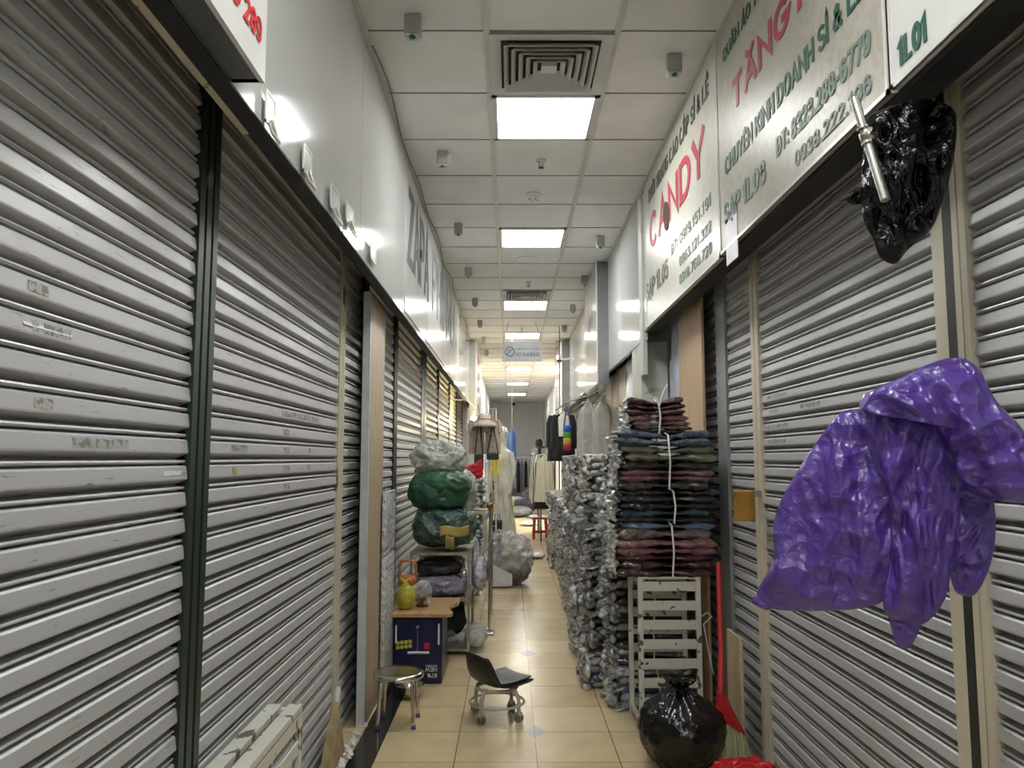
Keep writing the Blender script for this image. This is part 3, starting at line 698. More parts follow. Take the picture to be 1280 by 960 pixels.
b.tube([(c[0] + .065 * math.cos(q), c[1], c[2] + .065 * math.sin(q)) for q in [2 * math.pi * k / 24 for k in range(25)]], .006, 6)
b.tube([(c[0] - .045, c[1], c[2] - .045), (c[0] + .045, c[1], c[2] + .045)], .006, 6); b.tube([(c[0] - .035, c[1], c[2] + .0), (c[0] + .0, c[1], c[2] + .04)], .005, 6)
b.build('symbol', GRB, t)
# cctv
t = empty('security_camera', (.86, 12.0, 2.98), 'small white security camera on the right wall near the hanging sign', 'camera')
b = MB(); b.tube([(.10, 0, 0), (-.06, 0, -.01)], .012); b.build('bracket', WHITEM, t)
b = MB(); b.sm = True; b.lathe([(0, .06), (.04, .055), (.055, .02), (.055, -.01), (.03, -.03), (0, -.03)], (-.09, 0, 0), 20); b.build('dome_housing', WHITEM, t)
b = MB(); b.sm = True; b.lathe([(.042, -.01), (.04, -.035), (.025, -.055), (0, -.06)], (-.09, 0, 0), 20); b.build('lens_dome', plain('black_glass', (.01, .01, .01), .08), t)

# card holders clipped on the left fascia edge
names = ['nearest, with an empty white frame', 'second from the near end', 'third from the near end', 'fourth, printed card only', 'farthest and smallest']
for i, (x0, y0, x1, y1) in enumerate(((325, 136, 336, 180), (373, 202, 383, 238), (408, 251, 418, 282), (428, 262, 437, 298), (459, 312, 466, 340))):
    pa, pb = PX(x0, y0 + 2, XL), PX(x1, y1, XL)
    t = empty('card_holder', (XL + .012, pa.y, pb.z), 'white card holder on the left fascia edge, ' + names[i], 'card holder', 'card holders along the left fascia edge')
    w_, h_ = max(.05, (pb.y - pa.y)), .115
    f = MB()
    for (a, c_) in (((0, .03), (w_, .036)), ((0, h_), (w_, h_ + .006)), ((0, .03), (.006, h_)), ((w_ - .006, .03), (w_, h_))): f.bb((0, a[0], a[1]), (.005, c_[0], c_[1]))
    f.build('frame', plain('holder_white', (.70, .70, .62), .3), t)
    f = MB(); f.bb((.001, .006, .036), (.003, w_ - .006, h_)); f.build('card', plain('card_grey_%d' % (i % 3), [(.66, .68, .66), (.35, .37, .40), (.52, .54, .62)][i % 3], .3), t)
    if i != 4:
        f = MB(); f.tube([(.01, w_ * .15, .03), (.02, w_ * .1, .0), (.02, w_ * .9, .0), (.01, w_ * .85, .03), (.006, w_ * .5, .05)], .005, 6); f.build('clip', plain('holder_white', (.7, .7, .62)), t)
b = MB(); pts = []
for k in range(60):
    y = 3.4 + k * .16; pts.append((XL + .03 + .012 * math.sin(k * .7), y, FZ - .035 + .02 * math.sin(k * .45)))
b.tube(pts, .005, 6); tag(recentre(b.build('cable', plain('grey_cable', (.16, .16, .15), .5))), 'thin grey cable running along the top of the left wall', 'cable')

# ------------------------------------------------------------------ lobes: thick crumpled shapes from an outline
def smooth_outline(pts, n):
    P = [Vector((p[0], p[1])) for p in pts]; m = len(P); out = []
    for i in range(m):
        a, b_, c_, d = P[i - 1], P[i], P[(i + 1) % m], P[(i + 2) % m]
        for k in range(4):
            t_ = k / 4; out.append(.5 * ((2 * b_) + (c_ - a) * t_ + (2 * a - 5 * b_ + 4 * c_ - d) * t_ * t_ + (3 * b_ - a - 3 * c_ + d) * t_ ** 3))
    L = [0]
    for i in range(len(out)): L.append(L[-1] + (out[(i + 1) % len(out)] - out[i]).length)
    res = []; j = 0
    for k in range(n):
        s = L[-1] * k / n
        while L[j + 1] < s: j += 1
        res.append(out[j].lerp(out[(j + 1) % len(out)], (s - L[j]) / max(1e-9, L[j + 1] - L[j])))
    return res
def lobe(mb, outline, centre, place, front, back, wr=.012, ws=14, seed=0, n=170, rings=40, fold=None, an=(1, 1, 1)):
    """outline/centre in 2-D, place(a, b) -> (point, normal) puts them in the room; thickness front/back"""
    O = smooth_outline(outline, n); c = Vector(centre)
    for sgn, dep in ((1, front), (-1, back)):
        def fn(u, v, sgn=sgn, dep=dep):
            o = O[int(round(u * n)) % n]; q = c.lerp(o, v); p, nr = place(q.x, q.y)
            h = dep * (max(0, 1 - v ** 2.6)) ** .6
            e = min(1, (1 - v) * 6)
            w_ = wr * (ridge(p + nr * .1 * sgn, ws, seed, an) * 1.6) * e
            if fold: w_ += fold(q.x, q.y, v) * e
            return p + nr * (sgn * (h + w_ if sgn > 0 else h + w_ * .6))
        mb.sm = True; mb.grid(fn, n, rings, closed_u=True)
    return mb

# purple bag -------------------------------------------------
PURP = plastic('purple_plastic', (.15, .065, .47), .88, .27, 17, .7, .03, .25, .15, .9)
PURP.node_tree.nodes['Principled BSDF'].inputs['Coat Weight'].default_value = 1.0; PURP.node_tree.nodes['Principled BSDF'].inputs['Coat Roughness'].default_value = .16
nrmP = Vector((-.45, -.89, 0)).normalized()
def placeP(off):
    def f(a, b):
        # slanted hanging plane: from (0.60, 1.9) on the left to (1.08, 1.6) on the right
        d = ray(a, b); A = Vector((.60, 1.90, 0)); nn = Vector((.3, .48, 0)).normalized()
        tt = (A.dot(nn) - off) / Vector((d.x, d.y, 0)).dot(nn)
        return Vector((0, 0, CZ)) + d * tt, -nn
    return f
mb = MB()
# main flap, folded mid part, upper hump, back tail, lower tip
lobe(mb, [(1062, 512), (1030, 540), (990, 600), (968, 648), (966, 700), (946, 742), (962, 760), (1010, 764), (1080, 760), (1112, 745), (1150, 700), (1150, 620), (1120, 540)], (1065, 655), placeP(0.0), .035, .02, .012, 9, 1, an=(1, 1, .45),
     fold=lambda x, y, v: .010 * math.sin((x - y * .75) * .045) + .006 * math.sin(x * .11 + y * .02))
lobe(mb, [(1075, 500), (1110, 488), (1160, 500), (1190, 560), (1200, 640), (1190, 700), (1182, 748), (1150, 782), (1105, 765), (1112, 700), (1110, 620), (1085, 560)], (1150, 630), placeP(0.035), .05, .03, .016, 12, 2, an=(1, 1, .4),
     fold=lambda x, y, v: .012 * math.sin((x + .25 * y) * .12))
lobe(mb, [(1078, 516), (1088, 490), (1130, 470), (1168, 452), (1200, 447), (1225, 462), (1245, 500), (1282, 540), (1310, 590), (1300, 626), (1240, 624), (1200, 600), (1185, 560), (1160, 520), (1120, 498)], (1215, 540), placeP(0.07), .07, .05, .020, 12, 3, an=(.7, .7, 1),
     fold=lambda x, y, v: .014 * math.sin((x - .6 * y) * .10))
lobe(mb, [(1195, 605), (1235, 610), (1245, 650), (1240, 700), (1222, 740), (1205, 745), (1190, 730), (1180, 660)], (1212, 670), placeP(-.02), .03, .02, .01, 18, 4)
lobe(mb, [(1112, 765), (1150, 770), (1150, 785), (1140, 806), (1130, 812), (1120, 805), (1114, 785)], (1132, 785), placeP(.02), .02, .02, .006, 20, 5)
lobe(mb, [(970, 738), (962, 762), (945, 757), (939, 750), (950, 742)], (958, 750), placeP(.0), .006, .006, .002, 20, 6, n=40, rings=8)
pb_ = mb.build('plastic_bag', PURP); recentre(pb_); tag(pb_, 'large crumpled purple plastic bag hanging on the right posts', 'bag')
# peg the bag hangs from
b = MB(); b.tube([(1.145, 1.86, CZ + .16), (.98, 1.78, CZ + .17)], .008); tag(recentre(b.build('hook', STEEL)), 'steel hook on cream post hidden inside the purple bag', 'hook')

# black bag with steel pipe, top right ------------------------
def placeB(Y, off=0, sl=0):
    def f(a, b):
        p = PY(a, b, Y - off); return p, Vector((-.25, -.97, 0)).normalized()
    return f
mb = MB()
lobe(mb, [(1084, 150), (1105, 136), (1150, 124), (1190, 134), (1196, 160), (1192, 200), (1182, 240), (1165, 285), (1135, 312), (1120, 330), (1100, 322), (1092, 300), (1078, 270), (1077, 220), (1080, 180)], (1135, 210), placeB(1.78), .05, .05, .036, 9, 11, an=(1, 1, .5),
     fold=lambda x, y, v: .008 * math.sin(x * .16 + (y - 130) * .03))
lobe(mb, [(1080, 232), (1062, 240), (1056, 250), (1070, 256), (1085, 250)], (1072, 244), placeB(1.80), .02, .02, .006, 20, 12, n=40, rings=10)
tag(recentre(mb.build('plastic_bag', BLACKP)), 'shiny black plastic bag hanging under the right signs with a steel tube', 'bag')
t = empty('steel_tube', PY(1107, 250, 1.66), 'thin steel tube stuck at the front of the black hanging bag', 'tube')
L0 = t.location.copy(); A = PY(1068, 124, 1.74) - L0; B = Vector((0, 0, 0))
b = MB(); b.tube([B, A], .0105, 16); b.build('pipe', STEEL, t)
m_ = A * .62
b = MB(); b.sm = True; b.lathe([(0, -.018), (.014, -.015), (.019, 0), (.014, .015), (0, .018)], m_ + Vector((.002, -.004, 0)), 18); b.build('knob', CHROME, t)
for k in (-.022, .02):
    b = MB(); d = A.normalized(); b.tube([m_ + d * (k - .003), m_ + d * (k + .003)], .015, 16); b.build('collar', CHROME, t)

# ------------------------------------------------------------------ tin on the post
c = Vector((1.085, 3.60, 1.135))
t = empty('tin_can', c, 'mustard yellow open tin hung on the right cream post', 'tin')
MUS = chipped('mustard_tin', (.38, .20, .03), (.14, .07, .02), .64, .4, 9)
b = MB(); b.lathe([(0, .003), (.046, 0), (.049, .004), (.048, .01), (.048, .125), (.051, .13), (.051, .136), (.045, .136), (.044, .12), (.043, .012), (0, .01)], seg=32); b.build('can_body', MUS, t)
b = MB(); b.box((.06, .02, .12), (.05, .012, .03)); b.build('hanging_strap', STEEL, t)

# ------------------------------------------------------------------ slatted white racks
def slat_rack(loc, w_, d_, h_, n, label, rz, top=True):
    t = empty('slatted_rack', loc, label, 'rack', None, rz)
    a = .026
    for sx in (-1, 1):
        for sy in (-1, 1):
            b = MB(); b.box((sx * (w_ / 2 - a / 2), sy * (d_ / 2 - a / 2), h_ / 2), (a, a, h_)); b.build('leg', WHITECH, t, bevel=.002)
    for sy in (-1, 1):
        for k in range(n):
            z = .06 + (h_ - .10) * k / (n - 1)
            b = MB(); b.box((0, sy * (d_ / 2 - .008), z), (w_ - 2 * a, .008, h_ / n * .50)); b.build('slat', WHITECH, t, bevel=.0015)
    for sx in (-1, 1):
        b = MB(); b.box((sx * (w_ / 2 - a / 2), 0, h_ - a / 2), (a, d_ - 2 * a, a)); b.build('side_rail', WHITECH, t, bevel=.002)
        b = MB(); b.box((sx * (w_ / 2 - a / 2), 0, .05), (a * .8, d_ - 2 * a, a * .8)); b.build('side_rail', WHITECH, t, bevel=.002)
    if top: b = MB(); b.box((0, 0, h_ + .004), (w_, d_, .01)); b.build('top_plate', WHITECH, t, bevel=.002)
    else:
        for sy in (-1, 1): b = MB(); b.box((0, sy * (d_ / 2 - .026), h_), (w_, .050, .024)); b.build('top_bar', WHITECH, t, bevel=.003)
    return t
slat_rack((.835, 4.30, 0), .33, .36, .79, 8, 'chipped white slatted metal rack standing under the dark garment bundles', 0)
t = slat_rack((-.80, 2.36, 0), .95, .125, .54, 6, 'chipped white slatted metal rack at the bottom left against the shutter', R(90), False)

# ------------------------------------------------------------------ wrapped garments
def garment(L, W, T, seed, pinch=0.0, px=0.0, lift=0.0, fold=2, nx=30, na=26):
    mb = MB(); mb.sm = True
    def fn(u, v):
        x = -L / 2 + L * v; a = 2 * math.pi * u
        e = 1 - .55 * max(0, abs(2 * v - 1) - .90) / .10
        k = 1 - pinch * math.exp(-((x - px) / (.07 * L / .4)) ** 2)
        def pw(q, e_): return math.copysign(abs(q) ** e_, q)
        y = pw(math.cos(a), .4) * W / 2 * (1 - .10 * pinch * math.exp(-((x - px) / .1) ** 2)); z = pw(math.sin(a), .5) * T / 2 * k * e
        y *= 1 - .05 * abs(math.sin(z / T * 3.14 * fold)) * 1.2
        p = Vector((x, y, z)); q = p + Vector((seed * 1.3, seed * .7, seed))
        n_ = ridge(q, 11, seed) * .010 + noise.noise(q * 30) * .003
        z += n_ + lift * abs(x - px) * (1 if True else 0)
        y += noise.noise(q * 9) * .014 + (n_ * .8)
        x += noise.noise(Vector((seed, y * 12, z * 20))) * .02 * (1 if abs(v - .5) > .45 else .2)
        return (x, y, z)
    mb.grid(fn, na, nx, closed_u=True)
    o = len(mb.v) - na * nx
    mb.f.append([o + i * nx for i in range(na)]); mb.f.append([o + i * nx + nx - 1 for i in range(na)][::-1]); mb.m += [0, 0]; mb.smooth += [True, True]
    return mb
C = dict(maroon=(.060, .012, .020), maroon2=(.045, .014, .018), mauve=(.22, .10, .115), rose=(.30, .15, .15), black=(.010, .010, .012), char=(.03, .03, .033),
         navy=(.03, .055, .085), slate=(.06, .10, .145), olive=(.16, .16, .11), taupe=(.16, .115, .10), blue=(.10, .17, .27), white=(.52, .53, .51),
         grey=(.26, .28, .29), pale=(.42, .44, .44), cream=(.48, .46, .38), beige=(.36, .32, .26), lav=(.26, .23, .30))
def wm(k): return wrapped('wrapped_' + k, C[k])
def tied_bundle(loc, cols, L, W, T, label, sx=0.02, fan=0.0, rz=0):
    t = empty('garment_bundle', loc, label, 'garment bundle', 'dark garment bundles on the white rack', rz)
    z = T / 2
    for i, k in enumerate(cols):
        Ti = T * random.uniform(.75, 1.3); z += (Ti - T) / 2
        Lk = L * random.uniform(.92, 1.03); up = (i - len(cols) / 2) / len(cols)
        mb = garment(Lk, W * random.uniform(.9, 1.05), Ti * 1.32, i + len(label), .62, sx, fan * max(0, up + .1))
        dx = random.uniform(-.024, .024)
        mb.v = [(x + dx, y, zz + z) for (x, y, zz) in mb.v]
        o = mb.build('garment', wm(k), t); o['label'] = k.replace('char', 'charcoal').replace('lav', 'lavender') + ' garment folded in clear plastic'
        z += (Ti + T) / 2
    H = z - T / 2
    b = MB(); b.tube([(sx, -W / 2 - .012, -.0), (sx + .008, -W / 2 - .016, H * .5), (sx, -W / 2 - .008, H - .01), (sx - .005, -W * .2, H + .012), (sx, W / 2, H), (sx, W / 2 + .01, 0)], .005, 6)
    b.build('string', STRING, t)
    # crumpled plastic at the aisle end
    b = MB(); b.grid(lambda u, v: (-L / 2 - .012 + .05 * noise.noise(Vector((u * 9 + len(label), v * 11, 3))), (u - .5) * W * .95, .01 + v * (H - .02) + .01 * noise.noise(Vector((u * 12, v * 12, 1)))), 26, 26)
    b.sm = True; b.smooth = [True] * len(b.smooth); b.build('plastic_end', CRUMP, t, solid=.002)
    return H
def crump_mat(name, lo, mid, hi):
    m, nt, p = base_mat(name); v = coords(nt)
    f = noise_tex(nt, v, 10, 3, .6)
    nt.links.new(ramp(nt, f, [(.30, lo), (.42, mid), (.55, hi), (.75, mul(hi, 1.15))]), p.inputs['Base Color'])
    p.inputs['Roughness'].default_value = .22; p.inputs['Coat Weight'].default_value = .6; p.inputs['Coat Roughness'].default_value = .1
    bump(nt, p, crinkle(nt, 30), .8, .02); return m
CRUMPS = [crump_mat('crumpled_wrap_white', (.22, .22, .21), (.58, .59, .58), (.78, .79, .78)), crump_mat('crumpled_wrap_bluish', (.16, .19, .24), (.46, .50, .53), (.68, .71, .73)),
          crump_mat('crumpled_wrap_cream', (.25, .22, .17), (.52, .50, .43), (.70, .69, .63)), crump_mat('crumpled_wrap_dark', (.05, .05, .055), (.24, .25, .26), (.58, .60, .61)),
          crump_mat('crumpled_wrap_grey', (.14, .13, .14), (.44, .43, .44), (.72, .72, .71))]
CRUMP = CRUMPS[0]
z = .80
z += tied_bundle((.83, 4.27, z), ['maroon', 'maroon2', 'maroon', 'mauve', 'rose', 'taupe', 'blue'], .53, .32, .040, 'wrapped garment bundle directly on the white rack, maroon to brown with blue top')
z += tied_bundle((.835, 4.28, z), ['black', 'navy', 'black', 'char', 'black'], .53, .32, .036, 'black wrapped garment bundle, second up on the white rack', .03)
z += tied_bundle((.83, 4.27, z), ['char', 'mauve', 'mauve', 'black', 'olive', 'olive', 'slate', 'slate'], .50, .32, .036, 'mixed mauve, olive and slate garment bundle, third up on the white rack', .01, .18)
z += tied_bundle((.80, 4.29, z), ['char', 'taupe', 'rose', 'mauve', 'maroon', 'maroon2', 'maroon'], .32, .28, .027, 'small maroon garment bundle on top of the pile over the white rack', 0, .35)
b = MB()
for k, (dx, dz) in enumerate(((.05, .09), (-.02, .02))):
    b.tube([(.80, 4.13, z - .03), (.80 + dx * .6, 4.13, z + dz * .6), (.80 + dx, 4.14, z + dz)], .005, 6)
tag(recentre(b.build('string_end', STRING)), 'loose white string tails above the topmost maroon bundle', 'string')

# the long row of wrapped bundles down the right side
def proto_bundle(cols, seed, L=.44, W=.36, H=.235):
    t = empty('garment_bundle', (0, 0, -50), 'x', 'garment bundle')
    n = len(cols); T = H / n; z = T / 2
    for i, k in enumerate(cols):
        mb = garment(L * random.uniform(.9, 1.0), W * random.uniform(.9, 1.04), T * 1.2, seed * 5 + i, .3, 0, 0, 2, 18, 20)
        dx = random.uniform(-.02, .02); mb.v = [(x + dx, y, zz + z) for (x, y, zz) in mb.v]
        mb.build('garment', wm(k), t); z += T
    b = MB()
    rnd = random.Random(seed)
    b.grid(lambda u, v: (-L / 2 - .005 + .085 * noise.noise(Vector((u * 7 + seed, v * 6, seed))) + .03 * noise.noise(Vector((u * 19, v * 17, seed))), (u - .5) * W, .005 + v * (H - .01)), 22, 18)
    for k in range(16):                                            # loose crumpled ends of the wrapping
        cy, cz = (rnd.random() - .5) * W * .95, rnd.random() * H; r_ = rnd.uniform(.022, .062); ln = rnd.uniform(.02, .06); sd = rnd.random() * 50
        tx = rnd.uniform(-.02, .02)
        b.lathe([(r_ * .5, 0), (r_, ln * .4), (r_ * .8, ln * .75), (r_ * .3, ln), (0, ln * 1.05)], (0, 0, 0), 9,
                fn=lambda r, z, q, sd=sd: (r * (1 + .5 * noise.noise(Vector((math.cos(q) * 2 + sd, math.sin(q) * 2, z * 40)))), z * (1 + .6 * noise.noise(Vector((q, sd, 0))))))
        m = 5 * 9
        for j in range(len(b.v) - m, len(b.v)):
            x_, y_, z_ = b.v[j]; b.v[j] = (-L / 2 + .01 - z_, cy + x_ + tx * z_ * 10, min(H, max(0, cz + y_)))
    b.sm = True; b.smooth = [True] * len(b.smooth); b.build('crumpled_wrap', CRUMPS[seed - 1], t)
    b = MB(); b.tube([(.0, -W / 2 - .01, 0), (.01, -W / 2 - .014, H * .5), (0, -W / 2, H)], .005, 6); b.build('string', STRING, t)
    return t
protos = [proto_bundle(['white', 'pale', 'grey', 'white', 'pale'], 1), proto_bundle(['grey', 'pale', 'blue', 'grey', 'white'], 2),
          proto_bundle(['beige', 'white', 'cream', 'pale', 'white'], 3), proto_bundle(['char', 'grey', 'char', 'black', 'grey'], 4),
          proto_bundle(['pale', 'slate', 'grey', 'white', 'mauve'], 5)]
desc = ['pale grey wrapped garment bundle', 'grey and blue wrapped garment bundle', 'beige and white wrapped garment bundle', 'charcoal wrapped garment bundle', 'grey and mauve wrapped garment bundle']
nth = ['first', 'second', 'third', 'fourth', 'fifth', 'sixth', 'seventh', 'eighth', 'ninth', 'tenth', 'eleventh', 'twelfth', 'thirteenth', 'fourteenth', 'fifteenth', 'sixteenth', 'seventeenth', 'eighteenth', 'nineteenth']
used = set(); rnd = random.Random(3)
for k in range(18):
    y = 4.68 + k * .395; lv = 6 if k < 8 else 4
    xb = .60 if k == 0 else (.50 + .01 * k if k < 9 else .60)
    for l in range(lv):
        i = rnd.randrange(5)
        if k == 1 and l in (1, 2): i = 3
        where = 'on the floor' if l == 0 else ('topmost' if l == lv - 1 else nth[l] + ' up')
        lab = '%s, %s, %s stack behind the white rack' % (desc[i], where, nth[k])
        loc = (xb + .215 + rnd.uniform(-.03, .03), y + rnd.uniform(-.02, .02), l * .242)
        rz = rnd.uniform(-.08, .08)
        if i in used: dup(protos[i], loc, lab, rz, 'wrapped garment bundles stacked along the right side')
        else:
            protos[i].location = loc; protos[i]['label'] = lab; protos[i]['group'] = 'wrapped garment bundles stacked along the right side'; protos[i].rotation_euler = (0, 0, rz); used.add(i)

# ------------------------------------------------------------------ black bin bag, red bag, broom, plank
def sack(name, c, r, h, mat, label, seed, cat='bag', neck=.03, folds=11):
    prof = []
    for i in range(34):
        t_ = i / 33
        if t_ < .74: rr = r * math.sin(math.pi * (.14 + .86 * t_ / .74 * .62)) ** .7; z = h * t_ * .95
        else:
            q = (t_ - .74) / .26; r0 = r * math.sin(math.pi * (.14 + .86 * .62)) ** .7
            rr = r0 * (1 - q) ** 1.2 + neck * q; z = h * (.74 * .95 + q * (1 - .74 * .95))
        prof.append((rr, z))
    prof = [(0, 0.004)] + prof + [(neck * 1.8, h * 1.05), (neck * 2.2, h * 1.10)]
    def fn(rr, z, q):
        d = Vector((math.cos(q), math.sin(q), z * 3)); t_ = z / h
        f_ = (.05 * r * math.sin(folds * q + 2 * noise.noise(d)) * max(0, (t_ - .35)) * 2.2) + ridge(d * r * 2 + Vector((0, 0, seed)), 6, seed) * r * .10 + noise.noise(d * 1.2 + Vector((seed, 0, 0))) * r * .12
        return (max(0.0, rr + f_ * min(1, rr / (.3 * r))), z)
    mb = MB(); mb.lathe(prof, c, 96, fn)
    return mb
BINP = plastic('black_bin_liner', (0.005, 0.005, 0.006), 1, .16, 14, .5, .02)
mb = sack('bin', (0, 0, 0), .200, .355, BLACKP, '', 4)
o = mb.build('rubbish_bag', BINP); o.location = (.80, 3.74, 0); tag(o, 'full black rubbish bag knotted at the top on the floor before the white rack', 'rubbish bag')
REDP = plastic('red_plastic', (.62, .02, .02), 1, .22, 14, .6, .03, .15)
mb = MB(); blob(mb, (.95, 3.22, .09), (.17, .15, .11), .02, 9, 3)
tag(recentre(mb.build('plastic_bag', REDP)), 'red plastic bag at the bottom edge, in front of the black rubbish bag', 'bag')
RP = plain('red_broom_plastic', (.46, .018, .02), .3)
t = empty('broom', (.975, 3.69, 0), 'red plastic broom with pale green bristles leaning by the right shutters', 'broom')
b = MB(); b.tube([(.065, .22, .90), (.03, .08, .50), (.005, .01, .32)], [.012, .013, .016], 12); b.build('handle', RP, t)
b = MB()
def bh(u, v):
    a = 2 * math.pi * u; w_ = .018 + .055 * v; th = .018 + .004 * v
    return (w_ * math.cos(a) + .045 * v, th * math.sin(a), .34 - .15 * v + (.0 if v < 1 else .0) + -.05 * v * math.cos(a))
b.sm = True; b.grid(bh, 24, 12, True); b.build('broom_head', RP, t)
b = MB(); rnd2 = random.Random(5)
for k in range(190):
    u = rnd2.uniform(-1, 1); y = rnd2.uniform(-.016, .016); x0 = .045 + u * .06; z0 = .20 - .045 * u
    b.tube([(x0, y, z0), (x0 + u * .018 + rnd2.uniform(-.004, .004), y * 1.6, .10), (x0 + u * .03, y * 2.2, .002)], .0022, 4, caps=False)
b.build('bristles', plain('pale_green_bristle', (.52, .56, .36), .5), t)['kind'] = 'stuff'
b = MB(); b.bb((1.085, 3.74, 0), (1.10, 3.96, .57)); o = recentre(b.build('plank', wood('pale_plank', (.55, .44, .28), (.42, .31, .17)))); tag(o, 'short pale wooden plank standing behind the red broom', 'plank')
b = MB(); b.tube([(1.01, 4.28, .55), (1.05, 4.2, .60), (1.07, 4.18, .585), (1.02, 4.16, .55), (1.04, 4.15, .42), (1.06, 4.14, .30)], .004, 6)
tag(recentre(b.build('loose_string', STRING)), 'loose white string loop hanging right of the white rack', 'string')

# straw broom and crumbs, lower left
t = empty('straw_broom', (-.835, 3.72, 0), 'tan straw broom head standing at the foot of the left cream post', 'broom')
STRAW = plain('straw', (.40, .30, .16), .6, 0, .3, 20)
b = MB()
for k in range(230):
    u = rnd2.uniform(-1, 1); x = rnd2.uniform(-.02, .02)
    b.tube([(x * .4, .10 + u * .02, .26), (x + .005, .04 + u * .08, .13), (x * 1.5 + .01, u * .14, .002)], .0028, 4, caps=False)
b.build('bristles', STRAW, t)['kind'] = 'stuff'
b = MB(); b.tube([(0, .10, .24), (0, .13, .32)], .014, 10); b.build('handle_stub', WHITEM, t)
b = MB()
for k in range(90):
    y = rnd2.uniform(3.3, 4.3); x = -.785 + rnd2.uniform(-.022, .018); s_ = rnd2.uniform(.006, .022)
    b.box((x, y, s_ * .4), (s_, s_ * 1.6, s_ * .8), Matrix.Rotation(rnd2.uniform(0, 3), 3, Vector((rnd2.random(), rnd2.random(), 1)).normalized()))
o = b.build('plaster_crumbs', plain('white_crumbs', (.62, .60, .56), .7)); tag(o, 'white crumbled plaster bits along the black floor strip', 'crumbs', None, 'stuff')

# ------------------------------------------------------------------ low rolling chair
t = empty('rolling_chair', (-.075, 4.40, 0), 'small black low chair on castors in the middle of the aisle', 'chair', None, R(38))
CR = plain('cream_chair_frame', (.50, .48, .40), .35, .2)
prof = [(.165, .185), (.15, .193), (.10, .186), (.03, .180), (-.03, .180), (-.08, .190), (-.115, .215), (-.135, .255), (-.15, .30), (-.165, .345), (-.172, .368)]
def shell(off, ww):
    def fn(u, v):
        k = v * (len(prof) - 1); i = min(int(k), len(prof) - 2); f_ = k - i
        x = prof[i][0] * (1 - f_) + prof[i + 1][0] * f_; z = prof[i][1] * (1 - f_) + prof[i + 1][1] * f_
        s = 2 * u - 1; wd = ww * (.82 + .18 * math.sin(min(1, v * 5) * 1.57)) * (1 if v < .55 else 1 - .42 * ((v - .55) / .45) ** 2)
        cup = .022 * abs(s) ** 2.5
        if v < .5: z += cup * .6
        else: x += cup * 1.6
        if v > .93: z -= .02 * abs(s) ** 3
        return (x, s * wd, z + off)
    return fn
b = MB(); b.sm = True; b.grid(shell(0, .145), 22, 40); b.build('seat_shell', plain('black_chair_plastic', (.012, .013, .014), .35), t, solid=.008)
def pad(u, v):
    p = shell(.012, .125)(u, .03 + v * .42); return (p[0], p[1], p[2] + .010 * (math.sin(math.pi * u) * math.sin(math.pi * v)) ** .4)
b = MB(); b.sm = True; b.grid(pad, 18, 20); b.build('seat_pad', plain('black_vinyl', (.03, .036, .042), .28), t, solid=.006)
b = MB(); ringp = lambda r_, z: [(r_ * math.cos(q), r_ * math.sin(q), z) for q in [2 * math.pi * k / 32 for k in range(33)]]
b.tube(ringp(.112, .165), .009, 8); b.build('upper_ring', CR, t)
b = MB(); b.tube(ringp(.150, .085), .007, 8); b.build('foot_ring', CR, t)
for k in range(4):
    a = R(18 + 90 * k); d = Vector((math.cos(a), math.sin(a), 0))
    lg = MB(); lg.tube([d * .095 + Vector((0, 0, .166)), d * .125 + Vector((0, 0, .155)), d * .143 + Vector((0, 0, .12)), d * .146 + Vector((0, 0, .05))], .011, 10); L_ = lg.build('leg', CR, t)
    cs = MB(); c_ = d * .146; cs.box(c_ + Vector((0, 0, .042)), (.026, .026, .022)); cs.build('castor_fork', CR, L_)
    wv = MB(); ax = Vector((-d.y, d.x, 0)); p = c_ + Vector((0, 0, .022))
    for s in (-1, 1): wv.tube([p + ax * (s * .006), p + ax * (s * .016)], .0215, 18)
    wv.build('castor_wheel', plain('castor_grey', (.20, .19, .17), .4), L_)

# ------------------------------------------------------------------ steel stool with a basin under it
t = empty('steel_stool', (-.605, 4.30, 0), 'round polished steel stool at the left beside the blue box', 'stool')
b = MB(); b.lathe([(0, .272), (.10, .270), (.128, .273), (.136, .267), (.138, .256), (.134, .244), (.128, .244), (.130, .258), (0, .262)], seg=48); b.build('seat', CHROME, t)
for k in range(4):
    a = R(45 + 90 * k); d = Vector((math.cos(a), math.sin(a), 0)); lg = MB()
    lg.tube([d * .08 + Vector((0, 0, .252)), d * .108 + Vector((0, 0, .246)), d * .120 + Vector((0, 0, .21)), d * .135 + Vector((0, 0, .0))], .0095, 12); L_ = lg.build('leg', CHROME, t)
    ft = MB(); ft.tube([d * .1345 + Vector((0, 0, .022)), d * .1355], .0125, 12); ft.build('rubber_foot', plain('violet_rubber', (.10, .08, .22), .5), L_)
t = empty('steel_basin', (-.60, 4.75, .0), 'small steel bowl standing behind the steel stool', 'bowl')
b = MB(); b.lathe([(0, .0), (.045, .002), (.062, .02), (.078, .055), (.086, .075), (.088, .078), (.083, .077), (.072, .05), (.055, .022), (0, .012)], seg=36); b.build('bowl', CHROME, t)

